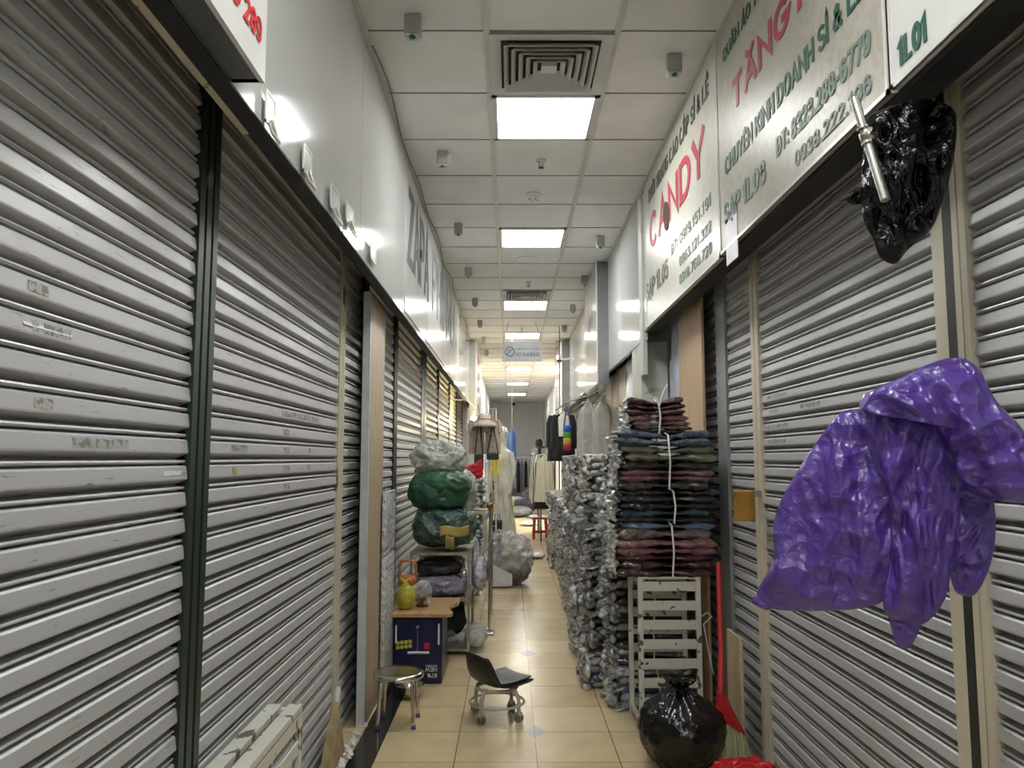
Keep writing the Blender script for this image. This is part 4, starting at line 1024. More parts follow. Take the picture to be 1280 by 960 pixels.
# ------------------------------------------------------------------ blue box table
BL = plain('blue_box_plastic', (.006, .010, .055), .3, 0, .15); 
x0, x1 = -.745, -.432; y0, y1 = 5.02, 5.42
t = empty('blue_box', ((x0 + x1) / 2, y0, 0), 'dark blue box on end with white handles and upside-down writing, carrying a wooden top', 'box')
w2 = (x1 - x0) / 2
b = MB(); b.bb((-w2, 0, 0), (w2, .40, .415)); b.build('body', BL, t, bevel=.012)
b = MB(); b.bb((-w2 + .02, -.006, .17), (w2 - .03, .0, .40)); b.build('recess_panel', plain('blue_panel', (.005, .009, .065), .3), t, bevel=.004)
for (xx, zz, dx, dz) in ((-w2 + .02, .31, .010, .11), (w2 - .022, .31, .012, .13)):
    b = MB(); b.box((xx, -.012, zz), (dx, .014, dz)); b.build('handle', WHITEM, t, bevel=.003)
b = MB(); b.tube([(-.06, -.015, .196), (0, -.022, .20), (.075, -.015, .197)], .008, 8); b.build('grip', WHITEM, t)
b = MB(); b.box((.06, -.012, .235), (.035, .014, .04)); b.build('latch', plain('red_latch', (.45, .01, .02), .4), t, bevel=.004)
b = MB(); b.tube([(-.0, -.012, .35), (0.0, -.012, .20)], .002, 6); b.lathe([(0, -.012), (.012, -.005), (.012, .008), (0, .012)], (0, -.014, .355), 14); b.build('lock', STEEL, t)
b = MB()
for r_ in range(2):
    for c_ in range(4): b.box((-.125 + c_ * .026, -.008, .255 - r_ * .028 + c_ * .003), (.020, .004, .020))
b.build('yellow_mark', plain('yellow_print', (.55, .50, .05), .4), t)
for s_, zz, wd, cp in (('NEW', .085, .075, .026), ('ARVERA', .107, .072, .012), ('87%', .048, .062, .026)):
    put_text(s_, t.location + Vector((.125, -.003, zz + cp / 2 + .006)), (-1, 0, 0), (0, 0, -1), (0, -1, 0), wd, cp, WHITEM, t, .02)
# wooden top with a scooped corner
t = empty('wooden_top', (-.6, 5.0, .418), 'wood-grain board with a scooped corner lying on the blue box', 'board')
mb = MB(); out = [(-.165, -.02), (.19, -.02), (.225, -.005), (.235, .03), (.222, .09), (.195, .15), (.195, .22), (.215, .30), (.245, .36), (.25, .56), (-.165, .56)]
n = len(out); mb.add([(x, y, 0) for x, y in out] + [(x, y, .024) for x, y in out], [list(range(n))[::-1], list(range(n, 2 * n))] + [(i, (i + 1) % n, n + (i + 1) % n, n + i) for i in range(n)])
mb.build('board', wood('light_oak_laminate', (.46, .29, .14), (.28, .16, .07), 1, 4, .35), t, bevel=.003)
# things on it
zt = .444
t = empty('cooler_jug', (-.715, 5.46, zt), 'orange drinks jug with an upright handle behind the yellow bag', 'jug')
OR = plain('orange_plastic', (.50, .15, .04), .35)
b = MB(); b.lathe([(0, 0), (.055, 0), (.062, .01), (.062, .10), (.058, .11)], seg=28); b.build('body', OR, t)
b = MB(); b.lathe([(.063, .07), (.064, .072), (.064, .095), (.063, .097)], seg=28); b.build('band', plain('pale_band', (.7, .62, .52), .4), t)
b = MB(); b.lathe([(.06, .11), (.064, .115), (.062, .15), (.05, .165), (0, .168)], seg=28); b.build('lid', OR, t)
b = MB(); b.tube([(-.055, 0, .14), (-.056, 0, .24), (-.045, 0, .265), (.045, 0, .265), (.056, 0, .24), (.055, 0, .14)], .008, 10); b.build('handle', OR, t)
mb = MB(); blob(mb, (0, 0, .075), (.060, .055, .080), .006, 16, 9, 60, 40, .95, .93); mb.tube([(0, 0, .13), (0, 0, .18)], [.035, .012]); mb.tube([(-.005, 0, .17), (-.03, -.01, .195), (-.04, 0, .18)], [.012, .010, .004]); mb.tube([(.0, 0, .17), (.022, .01, .19), (.035, 0, .178)], [.012, .010, .004])
o = mb.build('plastic_bag', plastic('yellow_thin_plastic', (.60, .58, .08), .9, .3, 30, .5, .01, .3)); o.location = (-.685, 5.13, zt + .001); tag(o, 'yellow knotted plastic bag on the wooden top', 'bag')
t = empty('takeaway_cup', (-.585, 5.22, zt), 'brown filled cup in a clear bag on the wooden top', 'cup')
b = MB(); b.lathe([(0, 0), (.040, 0), (.046, .08), (.047, .085)], seg=24); b.build('cup', plain('brown_tea', (.14, .04, .02), .2), t)
b = MB(); blob(b, (0.005, 0, .075), (.062, .05, .088), .012, 20, 2, 40, 26); b.build('clear_bag', CLEAR, t)

# ------------------------------------------------------------------ steel shelf stand with bundles
RX0, RX1, RY0, RY1, RH = -.735, -.295, 5.72, 6.35, .735
t = empty('steel_shelf', (RX0, RY0, 0), 'low two-tier steel stand carrying the wrapped green bundle', 'shelf')
FR = plain('worn_steel_tube', (.33, .31, .26), .4, .6, .3, 20)
for xx in (0, RX1 - RX0 - .02):
    for yy in (0, RY1 - RY0 - .02):
        b = MB(); b.bb((xx, yy, 0), (xx + .02, yy + .02, RH)); b.build('leg', FR, t)
for zz in (.03, .385, RH - .02):
    b = MB(); w_ = RX1 - RX0; d_ = RY1 - RY0
    b.bb((.02, 0, zz), (w_ - .02, .018, zz + .018)); b.bb((.02, d_ - .018, zz), (w_ - .02, d_, zz + .018)); b.bb((0, .02, zz), (.018, d_ - .02, zz + .018)); b.bb((w_ - .018, .02, zz), (w_, d_ - .02, zz + .018))
    b.bb((.015, .015, zz + .006), (w_ - .015, d_ - .015, zz + .012)); b.build('shelf_tray', FR, t)
# bottom shelf
mb = MB(); blob(mb, (-.53, 6.04, .215), (.19, .24, .175), .02, 8, 2); tag(recentre(mb.build('cloth_bag', plain('black_cloth', (.01, .01, .011), .7))), 'black cloth sack on the bottom of the steel stand', 'bag')
mb = MB(); blob(mb, (-.27, 5.98, .09), (.075, .20, .085), .02, 18, 8, 48, 30); tag(recentre(mb.build('plastic_bag', CLOUDY)), 'flat clear bag spilling from the foot of the steel stand', 'bag')
t = empty('desk_fan_parts', (-.50, 5.84, .05), 'white louvred plastic parts on the lowest shelf of the steel stand', 'plastic parts')
mb = MB(); mb.box((-.10, 0, .035), (.16, .05, .03), Matrix.Rotation(.35, 3, 'Y')); mb.box((.02, .02, .025), (.18, .04, .02), Matrix.Rotation(-.25, 3, 'Y')); mb.build('bars', plain('pale_plastic_parts', (.42, .43, .40), .4), t, bevel=.004)
mb = MB()
for k in range(4): mb.tube([(.05 + (.015 + .012 * k) * math.cos(q), -.03, .06 + (.015 + .012 * k) * math.sin(q)) for q in [2 * math.pi * j / 20 for j in range(21)]], .002, 5)
mb.build('grille', plain('pale_plastic_parts', (.42, .43, .40), .4), t)
# middle shelf: lavender grey wrapped clothes
for i, (c_, r_, k, lab) in enumerate((((-.52, 6.02, .475), (.20, .27, .075), 'lav', 'pinkish lavender wrapped clothes, lower pack on the middle of the steel stand'),
                                      ((-.54, 6.04, .60), (.18, .25, .06), 'char', 'dark grey wrapped clothes, upper pack on the middle of the steel stand'))):
    mb = MB(); blob(mb, c_, r_, .022, 10, 20 + i, 60, 36, .6, .9); tag(recentre(mb.build('clothes_pack', wrapped('pack_' + k, mul(C[k], 1.1)))), lab, 'clothes pack')
mb = MB(); blob(mb, (-.235, 6.06, .52), (.055, .24, .135), .018, 12, 31, 50, 32); tag(recentre(mb.build('plastic_bag', plastic('lavender_film', (.50, .46, .52), .95, .25, 20, .8, .02))), 'lavender wrapped bag bulging from the side of the steel stand', 'bag')
# top: wrapped green bundle, green tarpaulin, cream plastic sack
GT = plastic('green_wrapped_cloth', (.075, .125, .105), 1, .22, 9, .9, .05, 0, .45)
t = empty('wrapped_bundle', (-.50, 6.03, RH), 'clear-wrapped grey-green bundle with yellow tape on top of the steel stand', 'bundle')
mb = MB(); blob(mb, (0, 0, .155), (.245, .27, .175), .022, 6, 41, 80, 48, .75, .85); mb.build('bundle_body', GT, t)
def tape(u0, u1, z0, z1, nm):
    mb = MB()
    def fn(u, v):
        x = u0 + (u1 - u0) * u; z = z0 + (z1 - z0) * v
        k = 1 - min(.98, abs(x / .245) ** 2.4) - min(.6, abs((z - .155) / .175) ** 2.4) * .8
        return (x, -.27 * max(.05, k) ** .42 - .022, z + .008 * math.sin(u * 7))
    mb.sm = True; mb.grid(fn, 16, 8); mb.build(nm, plain('yellow_parcel_tape', (.42, .34, .10), .35, 0, .2), t, solid=.003)
tape(-.02, .19, .115, .185, 'tape_label'); tape(.02, .085, .01, .115, 'tape_strip')
TARP = plain('green_tarpaulin', (.025, .095, .050), .45, 0, .3, 7, bs=.15)
mb = MB(); blob(mb, (-.555, 6.05, 1.145), (.225, .26, .155), .03, 5, 52, 90, 54, .8, .8)
blob(mb, (-.50, 5.97, 1.22), (.19, .20, .085), .025, 7, 53, 70, 40, .8, .9)
tag(recentre(mb.build('tarpaulin', TARP)), 'folded dark green tarpaulin lying on the clear-wrapped bundle', 'tarpaulin')
mb = MB(); blob(mb, (-.555, 6.17, 1.405), (.215, .20, .125), .045, 7, 61, 80, 50, .8, .8)
blob(mb, (-.40, 6.46, 1.12), (.12, .13, .20), .035, 8, 62, 60, 40)
tag(recentre(mb.build('plastic_sack', plastic('cream_film', (.60, .62, .58), .85, .22, 13, .8, .03, .2))), 'puffy translucent white plastic sack on top of the green tarpaulin', 'sack')

# chrome rail frame
t = empty('rail_frame', (-.17, 6.40, 0), 'thin chrome rail frame standing in the aisle beside the steel stand', 'rail frame')
b = MB(); b.tube([(0, 0, 0.01), (0, 0, 1.0)], .011, 10); b.build('upright', CHROME, t)
b = MB(); b.tube([(0, .75, 0.01), (0, .75, 1.0)], .011, 10); b.build('upright', CHROME, t)
b = MB(); b.tube([(0, 0, 1.0), (0, .75, 1.0)], .011, 10); b.tube([(0, 0, 1.0), (-.13, 0, 1.0)], .011, 10); b.build('top_rail', CHROME, t)
b = MB(); b.tube([(.03, -.03, .012), (-.13, -.03, .012)], .011, 8); b.tube([(.03, .12, .012), (-.13, .12, .012)], .011, 8); b.tube([(.03, -.03, .012), (.03, .12, .012)], .011, 8); b.build('base', CHROME, t)
b = MB(); b.lathe([(0, .06), (.028, .055), (.03, .03), (.012, -.01), (0, -.02)], (0, 0, 1.0), 14); b.build('end_cap', plain('brass_cap', (.30, .22, .08), .35, .6), t)
b = MB()
for k in range(14):
    y = .05 + k * .05; s_ = rnd2.uniform(-.03, .03); b.tube([(0, y, .99), (-.03 + s_, y, .9), (-.02 + s_, y + .02, .72), (-.05 + s_, y, .62)], .004, 5)
b.build('hangers', WHITEM, t)['label'] = 'white plastic hangers crowded on the rail'

# stack of packs behind, with red bag
for i in range(5):
    dup(protos[[0, 1, 4, 2, 0][i]], (-.545, 8.35, i * .242), '%s, %s in the left-hand stack under the red bag' % (desc[[0, 1, 4, 2, 0][i]], ['lowest', 'second up', 'third up', 'fourth up', 'topmost'][i]), math.pi + .05 * i, 'wrapped garment bundles stacked under the red bag')
mb = MB(); lobe(mb, [(-.17, .0), (-.17, .08), (-.18, .15), (-.10, .15), (-.02, .13), (.06, .15), (.13, .19), (.14, .12), (.14, .0), (0, -.01)], (-.01, .08), lambda a, b_: (Vector((a, 0, b_)), Vector((0, -1, 0))), .06, .06, .01, 12, 3)
o = mb.build('handbag', plain('red_quilted', (.50, .012, .02), .45, bs=.3)); o.location = (-.44, 8.25, 1.22); tag(o, 'bright red bag lying on the left-hand stack of wrapped packs', 'bag')

# clear sack on the floor
t = empty('clear_sack', (-.02, 8.95, 0), 'big clear plastic sack of grey clothes on the floor in mid aisle', 'sack')
mb = MB(); blob(mb, (-.03, 0, .15), (.26, .27, .15), .03, 7, 71, 60, 36, .8, .85); mb.build('contents', plain('brown_grey_cloth', (.13, .10, .085), .7, 0, .6, 9), t)
mb = MB(); blob(mb, (-.02, 0, .27), (.28, .31, .315), .04, 8, 72, 70, 46, .85, .85); mb.build('clear_film', plastic('greyish_clear_film', (.66, .67, .65), .42, .14, 11, .9, .04), t)
mb = MB(); mb.grid(lambda u, v: (-.22 + .26 * u, -.31 - .02 * math.sin(u * 3), .02 + .26 * v * (1 - .5 * u)), 10, 10); mb.build('white_cloth', plain('white_cloth', (.62, .62, .62), .6), t, solid=.004)
mb = MB(); blob(mb, (-.42, 7.72, .32), (.12, .20, .36), .03, 9, 75, 60, 40); tag(recentre(mb.build('plastic_bag', CLOUDY)), 'cloudy plastic bag between the chrome frame and the clear sack', 'bag')

# standing translucent bag with green handles, black bag
t = empty('carrier_bag', (-.09, 12.9, .02), 'tall translucent white bag with lime green handles standing in the aisle', 'bag')
mb = MB(); mb.sm = True; mb.grid(lambda u, v: ((.19 - .07 * v ** 2) * math.cos(6.283 * u), .10 * math.sin(6.283 * u) * (1 - .4 * v), .62 * v), 30, 14, True); mb.build('bag_body', plastic('milky_film', (.66, .66, .58), .9, .3, 12, .4, .02, .3), t)
for s in (-1, 1):
    mb = MB(); mb.tube([(s * .10 - .03, -.07, .52), (s * .10 - .03, -.06, .70), (s * .10 + .04, -.06, .70), (s * .10 + .04, -.07, .5)], .014, 8); mb.build('handle', plain('lime_handle', (.45, .62, .05), .4), t)
mb = MB(); mb.box((.03, -.10, .09), (.10, .01, .06)); mb.build('tape_patch', MAT['yellow_parcel_tape'], t)
mb = MB(); mb.bb((-.27, 11.2, 0), (-.12, 11.45, .52)); mb.tube([(-.24, 11.2, .5), (-.22, 11.2, .62), (-.16, 11.2, .62), (-.14, 11.2, .5)], .006)
tag(recentre(mb.build('handbag', plain('black_bag', (.012, .012, .014), .5), bevel=.03)), 'upright black bag beside the tall translucent bag', 'bag')

# ------------------------------------------------------------------ left display: grid stand, blouses, handbags, mannequin
def drape(mb, c, w0, w1, h, depth=.06, waves=5, seed=0, sh=.35, n=40, m=24):
    """hanging garment body: shoulder width w0 widening to w1, real front and back"""
    def fn(u, v):
        a = 2 * math.pi * u; wd = (w0 + (w1 - w0) * v) / 2; x = math.copysign(abs(math.cos(a)) ** .7, math.cos(a)) * wd
        y = math.sin(a) * depth * (.35 + .65 * v) * (1 + .35 * math.sin(a * waves + seed)) + .01 * noise.noise(Vector((x * 10, v * 4, seed)))
        z = -h * v - sh * .12 * (abs(x) / max(wd, .01)) * (1 - v)
        return (c[0] + x * (.25 + .75 * min(1, v * 8 + .05)), c[1] + y, c[2] + z)
    mb.sm = True; mb.grid(fn, n, m, closed_u=True); return mb
t = empty('grid_stand', (-.40, 10.8, 0), 'white wire grid display stand behind the hanging blouses', 'display stand')
b = MB()
for k in range(9): x = -.20 + k * .05; b.tube([(x, 0, .02), (x, 0, 2.12)], .004 if 0 < k < 8 else .010, 6)
for k in range(22): z = .10 + k * .096; b.tube([(-.20, 0, z), (.20, 0, z)], .004, 6)
b.build('wire_panel', WHITEM, t)
b = MB(); b.box((-.20, 0, .012), (.03, .4, .02)); b.box((.20, 0, .012), (.03, .4, .02)); b.build('feet', WHITEM, t)
FLOR = base_mat('floral_cloth')
m, nt, p = FLOR; v = coords(nt); f = noise_tex(nt, v, 34, 2); nt.links.new(ramp(nt, f, [(.4, (.50, .42, .36)), (.52, (.42, .34, .28)), (.58, (.22, .12, .10)), (.62, (.55, .46, .38))]), p.inputs['Base Color']); p.inputs['Roughness'].default_value = .8
FLOR = m
for i, (x, lab) in enumerate(((-.465, 'patterned beige blouse on the white grid stand, left of the two'), (-.245, 'patterned beige blouse on the white grid stand, right of the two'))):
    t = empty('blouse', (x, 10.68, 1.98), lab, 'blouse', 'beige blouses on the white grid stand')
    mb = MB(); drape(mb, (0, 0, 0), .20, .22, .50, .06, 4, i); mb.build('body', FLOR, t)
    for s in (-1, 1):
        mb = MB(); mb.tube([(s * .06, 0, -.03), (s * .09, 0, -.10), (s * .10, -.01, -.20)], [.03, .035, .035], 12); mb.build('sleeve', FLOR, t)
    mb = MB(); mb.tube([(0, 0, -.02), (0, 0, .05), (.02, 0, .07), (0, 0, .09)], .004, 6); mb.build('hanger_hook', STEEL, t)
t = empty('sun_hat', (-.36, 10.6, 1.95), 'pale floral sun hat with peach band above the blouses', 'hat')
b = MB(); b.lathe([(0, .09), (.06, .085), (.085, .05), (.09, 0), (.155, -.06), (.165, -.10), (.155, -.095), (.085, -.005)], seg=28); b.build('hat_body', plain('pale_straw', (.56, .50, .42), .7, 0, .25, 20), t)
b = MB(); b.lathe([(.092, 0), (.094, .0), (.090, .035), (.088, .035)], seg=28); b.build('hat_band', plain('peach_band', (.75, .42, .22), .6), t)
for i, (x, w_, h_, z, lab) in enumerate(((-.43, .13, .22, 1.26, 'black shoulder bag hanging left, in front of the beige blouses'), (-.24, .17, .10, 1.40, 'wide dark green shoulder bag hanging right, in front of the beige blouses'))):
    t = empty('shoulder_bag', (x, 10.56, z), lab, 'bag', 'dark shoulder bags on the grid stand')
    DG = plain('dark_leather', (.012, .03, .028), .4)
    b = MB(); b.box((0, 0, h_ / 2), (w_, .05, h_)); b.build('pouch', DG, t, bevel=.018)
    b = MB(); b.tube([(-w_ / 2 + .01, 0, h_ * .9), (-.01, .0, h_ + .44 - (0.1 if i else 0)), (.01, 0, h_ + .44 - (.1 if i else 0)), (w_ / 2 - .01, 0, h_ * .9)], .009, 8); b.build('strap', plain('black_strap', (.012, .012, .012), .5), t)

def mannequin(loc, label, rz=0, mat=None):
    t = empty('mannequin', loc, label, 'mannequin', None, rz)
    MW = mat or plain('mannequin_white', (.74, .72, .66), .35)
    b = MB(); b.sm = True
    prof = [(0, .02, .02), (.0, .05, .06), (.30, .065, .06), (.55, .06, .055)]
    def body(u, v):
        zs = [(.78, .10, .07), (.86, .155, .10), (.95, .16, .105), (1.05, .125, .085), (1.12, .115, .08), (1.25, .145, .095), (1.34, .16, .095), (1.42, .155, .07), (1.46, .08, .055), (1.50, .048, .048), (1.56, .045, .048), (1.59, .062, .072), (1.66, .075, .092), (1.73, .07, .088), (1.78, .045, .055), (1.80, .005, .005)]
        k = v * (len(zs) - 1); i = min(int(k), len(zs) - 2); f_ = k - i; q = [zs[i][j] * (1 - f_) + zs[i + 1][j] * f_ for j in range(3)]
        a = 2 * math.pi * u; return (q[1] * math.cos(a), q[2] * math.sin(a), q[0])
    b.grid(body, 28, 46, True)
    for s in (-1, 1):
        b.tube([(s * .15, 0, 1.40), (s * .20, 0, 1.25), (s * .21, -.01, 1.10), (s * .20, -.05, .95), (s * .19, -.07, .80)], [.045, .04, .034, .028, .02], 12)
        b.tube([(s * .075, 0, .86), (s * .08, 0, .60), (s * .08, .0, .45), (s * .075, .01, .15), (s * .075, -.02, .05), (s * .075, -.08, .03)], [.08, .065, .048, .035, .03, .025], 12)
    b.build('figure', MW, t)
    return t
t = mannequin((-.11, 11.55, .10), 'white shop mannequin wearing a yellow fronted top, in mid aisle on the left', R(-40))
b = MB(); drape(b, (0, 0, 1.44), .28, .32, .46, .10, 3, 1); b.build('top', plain('white_top', (.70, .70, .66), .7), t)
b = MB(); b.grid(lambda u, v: (-.08 + .13 * u, -.145 - .02 * math.sin(math.pi * u), 1.06 + .28 * v), 8, 8); b.build('yellow_front', plain('yellow_cloth', (.80, .72, .03), .6), t, solid=.004)
b = MB(); drape(b, (0, 0, 1.0), .26, .30, .72, .09, 4, 2); b.build('trousers', plain('cream_cloth', (.68, .66, .56), .7), t)
b = MB(); b.lathe([(0, 0), (.15, 0), (.15, -.02), (.02, -.03), (0, -.03)], (0, 0, -.07), 24); b.tube([(0, 0.08, -.08), (0, .08, .8)], .012, 8); b.build('base', CHROME, t)
t = empty('blue_garment', (.025, 12.1, 1.92), 'blue garment hanging just behind the white mannequin', 'garment')
b = MB(); drape(b, (0, 0, 0), .12, .13, .80, .05, 5, 3); b.build('body', plain('blue_cloth', (.08, .17, .50), .7), t)
b = MB(); b.tube([(0, 0, -.02), (0, 0, FZ - 1.95)], .003, 6); b.build('hanging_cord', STRING, t)
t = empty('display_lamp', (-.56, 11.8, 2.02), 'small warm lamp glowing behind the grid stand', 'lamp')
b = MB(); b.sm = True; b.lathe([(0, -.05), (.035, -.04), (.05, 0), (.03, .04), (0, .05)], seg=20); b.build('bulb', emit('warm_bulb', (1, .80, .42), 60), t)
b = MB(); b.tube([(0, 0, .04), (0, 0, .2), (-.12, 0, .3), (-.30, 0, .3)], .008, 8); b.build('lamp_arm', WHITEM, t)

# ------------------------------------------------------------------ right display: clothes racks
t = empty('clothes_rack', (.70, 13.25, 0), 'black metal clothes rack with hanging clothes far down the right side', 'clothes rack')
b = MB()
for y in (0, 1.4):
    for x in (-.18, .14): b.tube([(x, y, 0.01), (x, y, 1.62)], .012, 8)
    b.tube([(-.18, y, 1.62), (.14, y, 1.62)], .012, 8)
b.build('frame', DARK, t)
b = MB(); b.tube([(-.05, 0, 1.6), (-.05, 1.4, 1.6)], .012, 8); b.build('rail', CHROME, t)
def hung(name, loc, w0, w1, h, mat, label, cat, depth=.05, waves=6, seed=0, rz=0, rail=None, arms=False, group=None):
    t = empty(name, loc, label, cat, group, rz)
    b = MB(); drape(b, (0, 0, 0), w0, w1, h, depth, waves, seed); b.build('body', mat, t)
    if arms:
        for s in (-1, 1):
            b = MB(); b.tube([(s * w0 * .42, 0, -.04), (s * w0 * .55, 0, -.16), (s * w0 * .58, 0, -.5)], [.045, .05, .045], 12); b.build('sleeve', mat, t)
    b = MB(); b.tube([(-w0 * .4, 0, -.03), (0, 0, .0), (w0 * .4, 0, -.03)], .006, 6); b.tube([(0, 0, 0), (0, 0, .06), (.02, 0, .075), (.0, 0, .10)], .003, 6); b.build('hanger', STEEL, t)
    return t
PL = plain('pleated_cream', (.55, .53, .42), .7, 0, .2, 40, stretch=(1, 1, .02))
hung('skirt', (.575, 12.95, 1.50), .26, .36, .80, PL, 'cream pleated skirt hanging at the end of the far right rack', 'skirt', .05, 14)
hung('skirt', (.58, 13.15, 1.50), .30, .38, .93, plain('black_cloth2', (.012, .012, .013), .7), 'long black skirt just behind the cream pleated skirt', 'skirt', .05, 8, 2)
for i in range(6):
    hung('dress', (.47 - .012 * i, 13.4 + i * .17, 1.52), .22, .20, .95 - .03 * i, [plain('white_top', (.7, .7, .66)), plain('denim', (.10, .13, .18), .7), plain('white_top', (.7, .7, .66)), plain('grey_cloth', (.25, .25, .26), .7)][i % 4],
         '%s dress, %s behind the black skirt on the far right rack' % (['white', 'denim', 'white', 'grey'][i % 4], nth[i]), 'dress', .05, 5, i, R(60))
hung('coat', (.70, 11.2, 2.08), .24, .34, .70, plain('dark_navy_cloth', (.015, .02, .03), .8), 'dark navy coat hanging left of the rainbow bag', 'coat', .08, 5, 1, 0, arms=True)
hung('jacket', (.70, 11.5, 2.06), .22, .28, .55, plain('grey_cloth', (.25, .25, .26), .7), 'grey jacket hanging just left of the navy coat', 'jacket', .07, 5, 4, 0, arms=True)
hung('jacket', (.745, 10.75, 2.06), .24, .32, .62, plain('black_cloth2', (.012, .012, .013), .7), 'black jacket hanging behind the rainbow bag', 'jacket', .07, 5, 6, 0, arms=True)
t = empty('top_rail', (.80, 10.2, 2.16), 'thin black ceiling-hung rail above the navy coat and plastic covered coats', 'rail')
b = MB(); b.tube([(-.10, 1.7, 0), (-.05, .0, .0), (.13, -2.0, -.04)], .010, 8); b.build('bar', DARK, t)
for (x, y, z) in ((-.08, 1.0, 0), (.09, -1.5, -.03)):
    b = MB(); b.tube([(x, y, z), (x, y, FZ - 2.16)], .006, 8); b.build('hanger_rod', DARK, t)
# rainbow bag
t = empty('rainbow_bag', (.76, 10.3, 1.52), 'rainbow striped long bag hanging in front of the dark jackets', 'bag')
cols = [(.45, .02, .08), (.55, .40, .03), (.06, .30, .05), (.02, .12, .50)]
for i, c_ in enumerate(cols):
    b = MB(); b.sm = True; z0 = i * .085; b.lathe([(0.05 if i else .03, z0), (.054, z0 + .02), (.054, z0 + .065), (.052, z0 + .085)], seg=20); b.build('band', plain('rainbow_%d' % i, c_, .6), t)
b = MB(); b.tube([(-.04, 0, .34), (-.02, 0, .50), (0, 0, .60), (.02, 0, .50), (.04, 0, .34)], .010, 8); b.build('strap', plain('purple_strap', (.10, .07, .22), .6), t)
hung('shirt', (.73, 10.5, 2.06), .16, .14, .34, plain('cream_cloth', (.68, .66, .56), .7), 'white shirt with raised sleeve beside the rainbow bag', 'shirt', .05, 4, 9)
# plastic covered coats
for i, (x, y, k, lab) in enumerate(((.82, 8.1, (.52, .50, .46), 'off-white coat in a plastic cover, left of the pair beside the dark post'), (.95, 7.8, (.36, .31, .26), 'brownish coat in a plastic cover, right of the pair beside the dark post'))):
    t = hung('covered_coat', (x, y, 2.03), .17, .24, .80, plain('coat_%d' % i, k, .7), lab, 'coat', .07, 5, i, 0, arms=False, group='plastic covered coats')
    b = MB(); drape(b, (0, 0, .02), .20, .28, .85, .085, 4, i + 3); b.build('plastic_cover', CLEAR, t)
    b = MB(); b.tube([(0, 0, .09), (0, 0, .14)], .003, 6); b.build('hook', STEEL, t)
# small mannequin heads / white figures at the far right
for i, (x, y, z, k) in enumerate(((.86, 14.95, 1.62, (.72, .72, .68)), (.555, 14.95, 1.50, (.03, .03, .03)))):
    t = empty('wig_stand', (x, y, z), ['white mannequin head far down the right side', 'black wigged mannequin head far down the right side'][i], 'wig stand')
    b = MB(); b.sm = True; b.lathe([(0, 0), (.06, 0), (.045, .04), (.042, .09), (.06, .12), (.082, .18), (.085, .24), (.06, .29), (0, .31)], seg=24, fn=lambda r, zz, q: (r * (1 + .12 * max(0, -math.sin(q))), zz)); b.build('head', plain('head_%d' % i, k, .5), t)
    b = MB(); b.tube([(0, 0, 0), (0, 0, -z)], .02, 10); b.lathe([(0, -z), (.14, -z), (.13, -z + .02), (0, -z + .03)], seg=20); b.build('pole', CHROME, t)
# red stool
t = empty('red_stool', (.53, 13.9, 0), 'small red plastic stool on the right near the bundles', 'stool')
RS = plain('red_stool_plastic', (.50, .03, .03), .35)
b = MB(); b.box((0, 0, .36), (.26, .26, .035)); b.build('seat', RS, t, bevel=.012)
for sx in (-1, 1):
    for sy in (-1, 1):
        b = MB(); b.tube([(sx * .10, sy * .10, .35), (sx * .12, sy * .12, 0)], .024, 8); b.build('leg', RS, t)
b = MB()
for s in (-1, 1): b.box((s * .115, 0, .12), (.02, .22, .03)); b.box((0, s * .115, .12), (.22, .02, .03))
b.build('brace', RS, t)
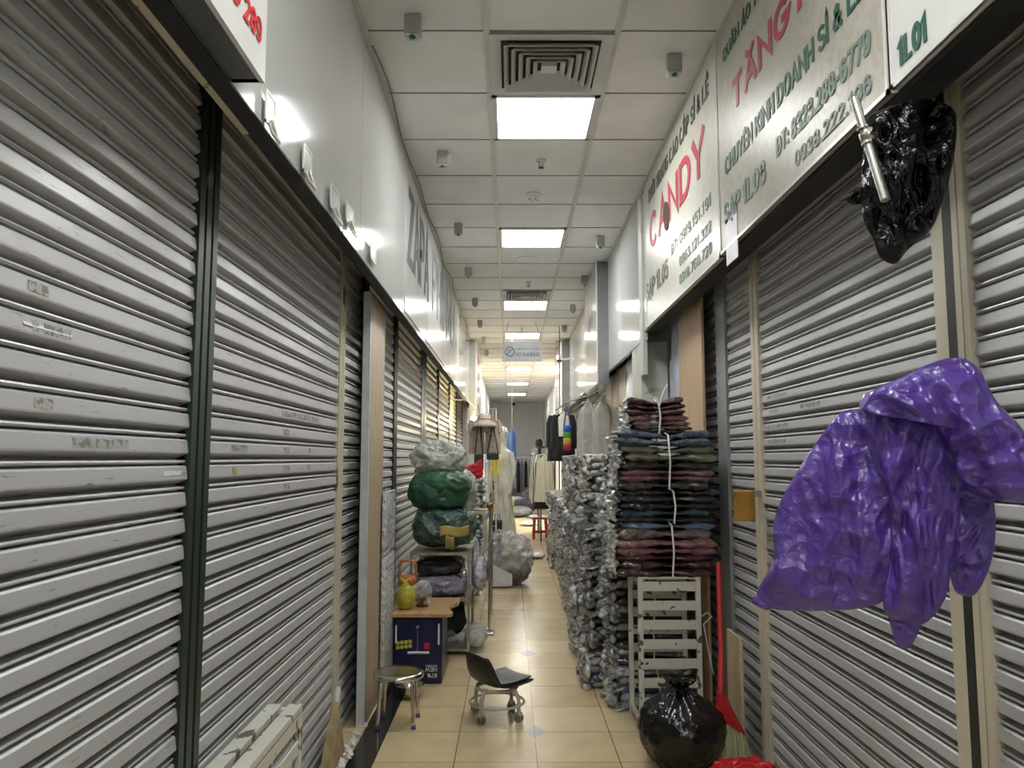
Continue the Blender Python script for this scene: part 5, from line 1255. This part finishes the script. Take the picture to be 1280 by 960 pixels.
# clothes and papers on the floor
def flatheap(c, r, mat, label, name='cloth_heap', seed=0, cat='clothes'):
    mb = MB(); blob(mb, c, r, min(.03, r[2] * .5), 11, seed, 48, 28, .8, .8); o = recentre(mb.build(name, mat)); o.location.z = max(o.location.z, 0.002); return tag(o, label, cat)
for i, (px, py, k, rr, lab) in enumerate(((662, 657, (.60, .60, .58), .20, 'white flat wrapped clothes on the floor left of the red stool'), (672, 648, (.45, .46, .46), .22, 'pale grey clothes on the floor behind the red stool'),
                                          (664, 697, (.66, .67, .66), .18, 'white flat packet on the floor right of the clear sack'), (652, 688, (.30, .31, .33), .16, 'dark striped packet on the floor touching the clear sack'), (655, 641, (.62, .60, .55), .25, 'cream cloth on the floor in the far aisle'))):
    p = PZ(px, py, 0); flatheap((p.x, p.y, .03), (rr, rr * 1.3, .035), wrapped('floor_pack_%d' % i, k), lab, 'flat_pack', i + 5, 'wrapped clothes')
for i, (px, py, rx, rz_, k) in enumerate(((643, 612, .30, .22, (.33, .32, .33)), (655, 622, .28, .20, (.05, .05, .06)), (650, 634, .30, .12, (.18, .18, .20)), (663, 606, .25, .30, (.12, .12, .13)))):
    y = [20.5, 19.8, 19.0, 21.5][i]; x = PY(px, py, y).x; flatheap((x, y, rz_ * .8), (rx, rx, rz_), plain('heap_%d' % i, k, .8, 0, .4, 9), ['mid grey', 'black', 'dark grey', 'charcoal'][i] + ' heap of clothes on the floor ' + ['at the left', 'in the middle', 'in front', 'at the right'][i] + ' of the far aisle pile', 'cloth_heap', i + 11, 'clothes heap')
# rack at the end wall
t = empty('clothes_rack', (.15, 26.2, 0), 'long clothes rail in front of the far end wall', 'clothes rack')
b = MB(); b.tube([(-.9, 0, 1.45), (.85, 0, 1.45)], .015, 8); b.tube([(-.85, 0, 0), (-.85, 0, 1.45)], .015, 8); b.tube([(.8, 0, 0), (.8, 0, 1.45)], .015, 8); b.build('frame', CHROME, t)
ec = [(.01, .01, .012), (.60, .58, .52), (.015, .015, .02), (.05, .05, .06), (.30, .02, .04), (.012, .012, .014), (.62, .62, .60), (.02, .02, .03), (.20, .21, .22), (.01, .01, .012), (.45, .42, .36), (.02, .02, .02)]
en = ['black', 'cream', 'black', 'charcoal', 'dark red', 'black', 'white', 'navy', 'grey', 'black', 'beige', 'black']
for i in range(12):
    hung('garment', (-.60 + i * .125, 26.2, 1.38), .10, .12, 1.0 + .1 * math.sin(i * 2), plain('end_cloth_%s' % en[i].replace(' ', '_'), ec[i], .8), '%s garment, %s from the left on the rail at the far end wall' % (en[i], nth[i]), 'garment', .10, 3, i, 0, group='garments on the far end rail')
# ceiling camera at the end wall
b = MB(); b.sm = True; b.lathe([(0, .04), (.05, .03), (.06, 0), (.04, -.04), (0, -.06)], seg=16); o = b.build('dome_camera', MAT['black_glass']); o.location = PY(642, 505, 26.9) ; tag(o, 'black dome camera high on the far end wall', 'camera')
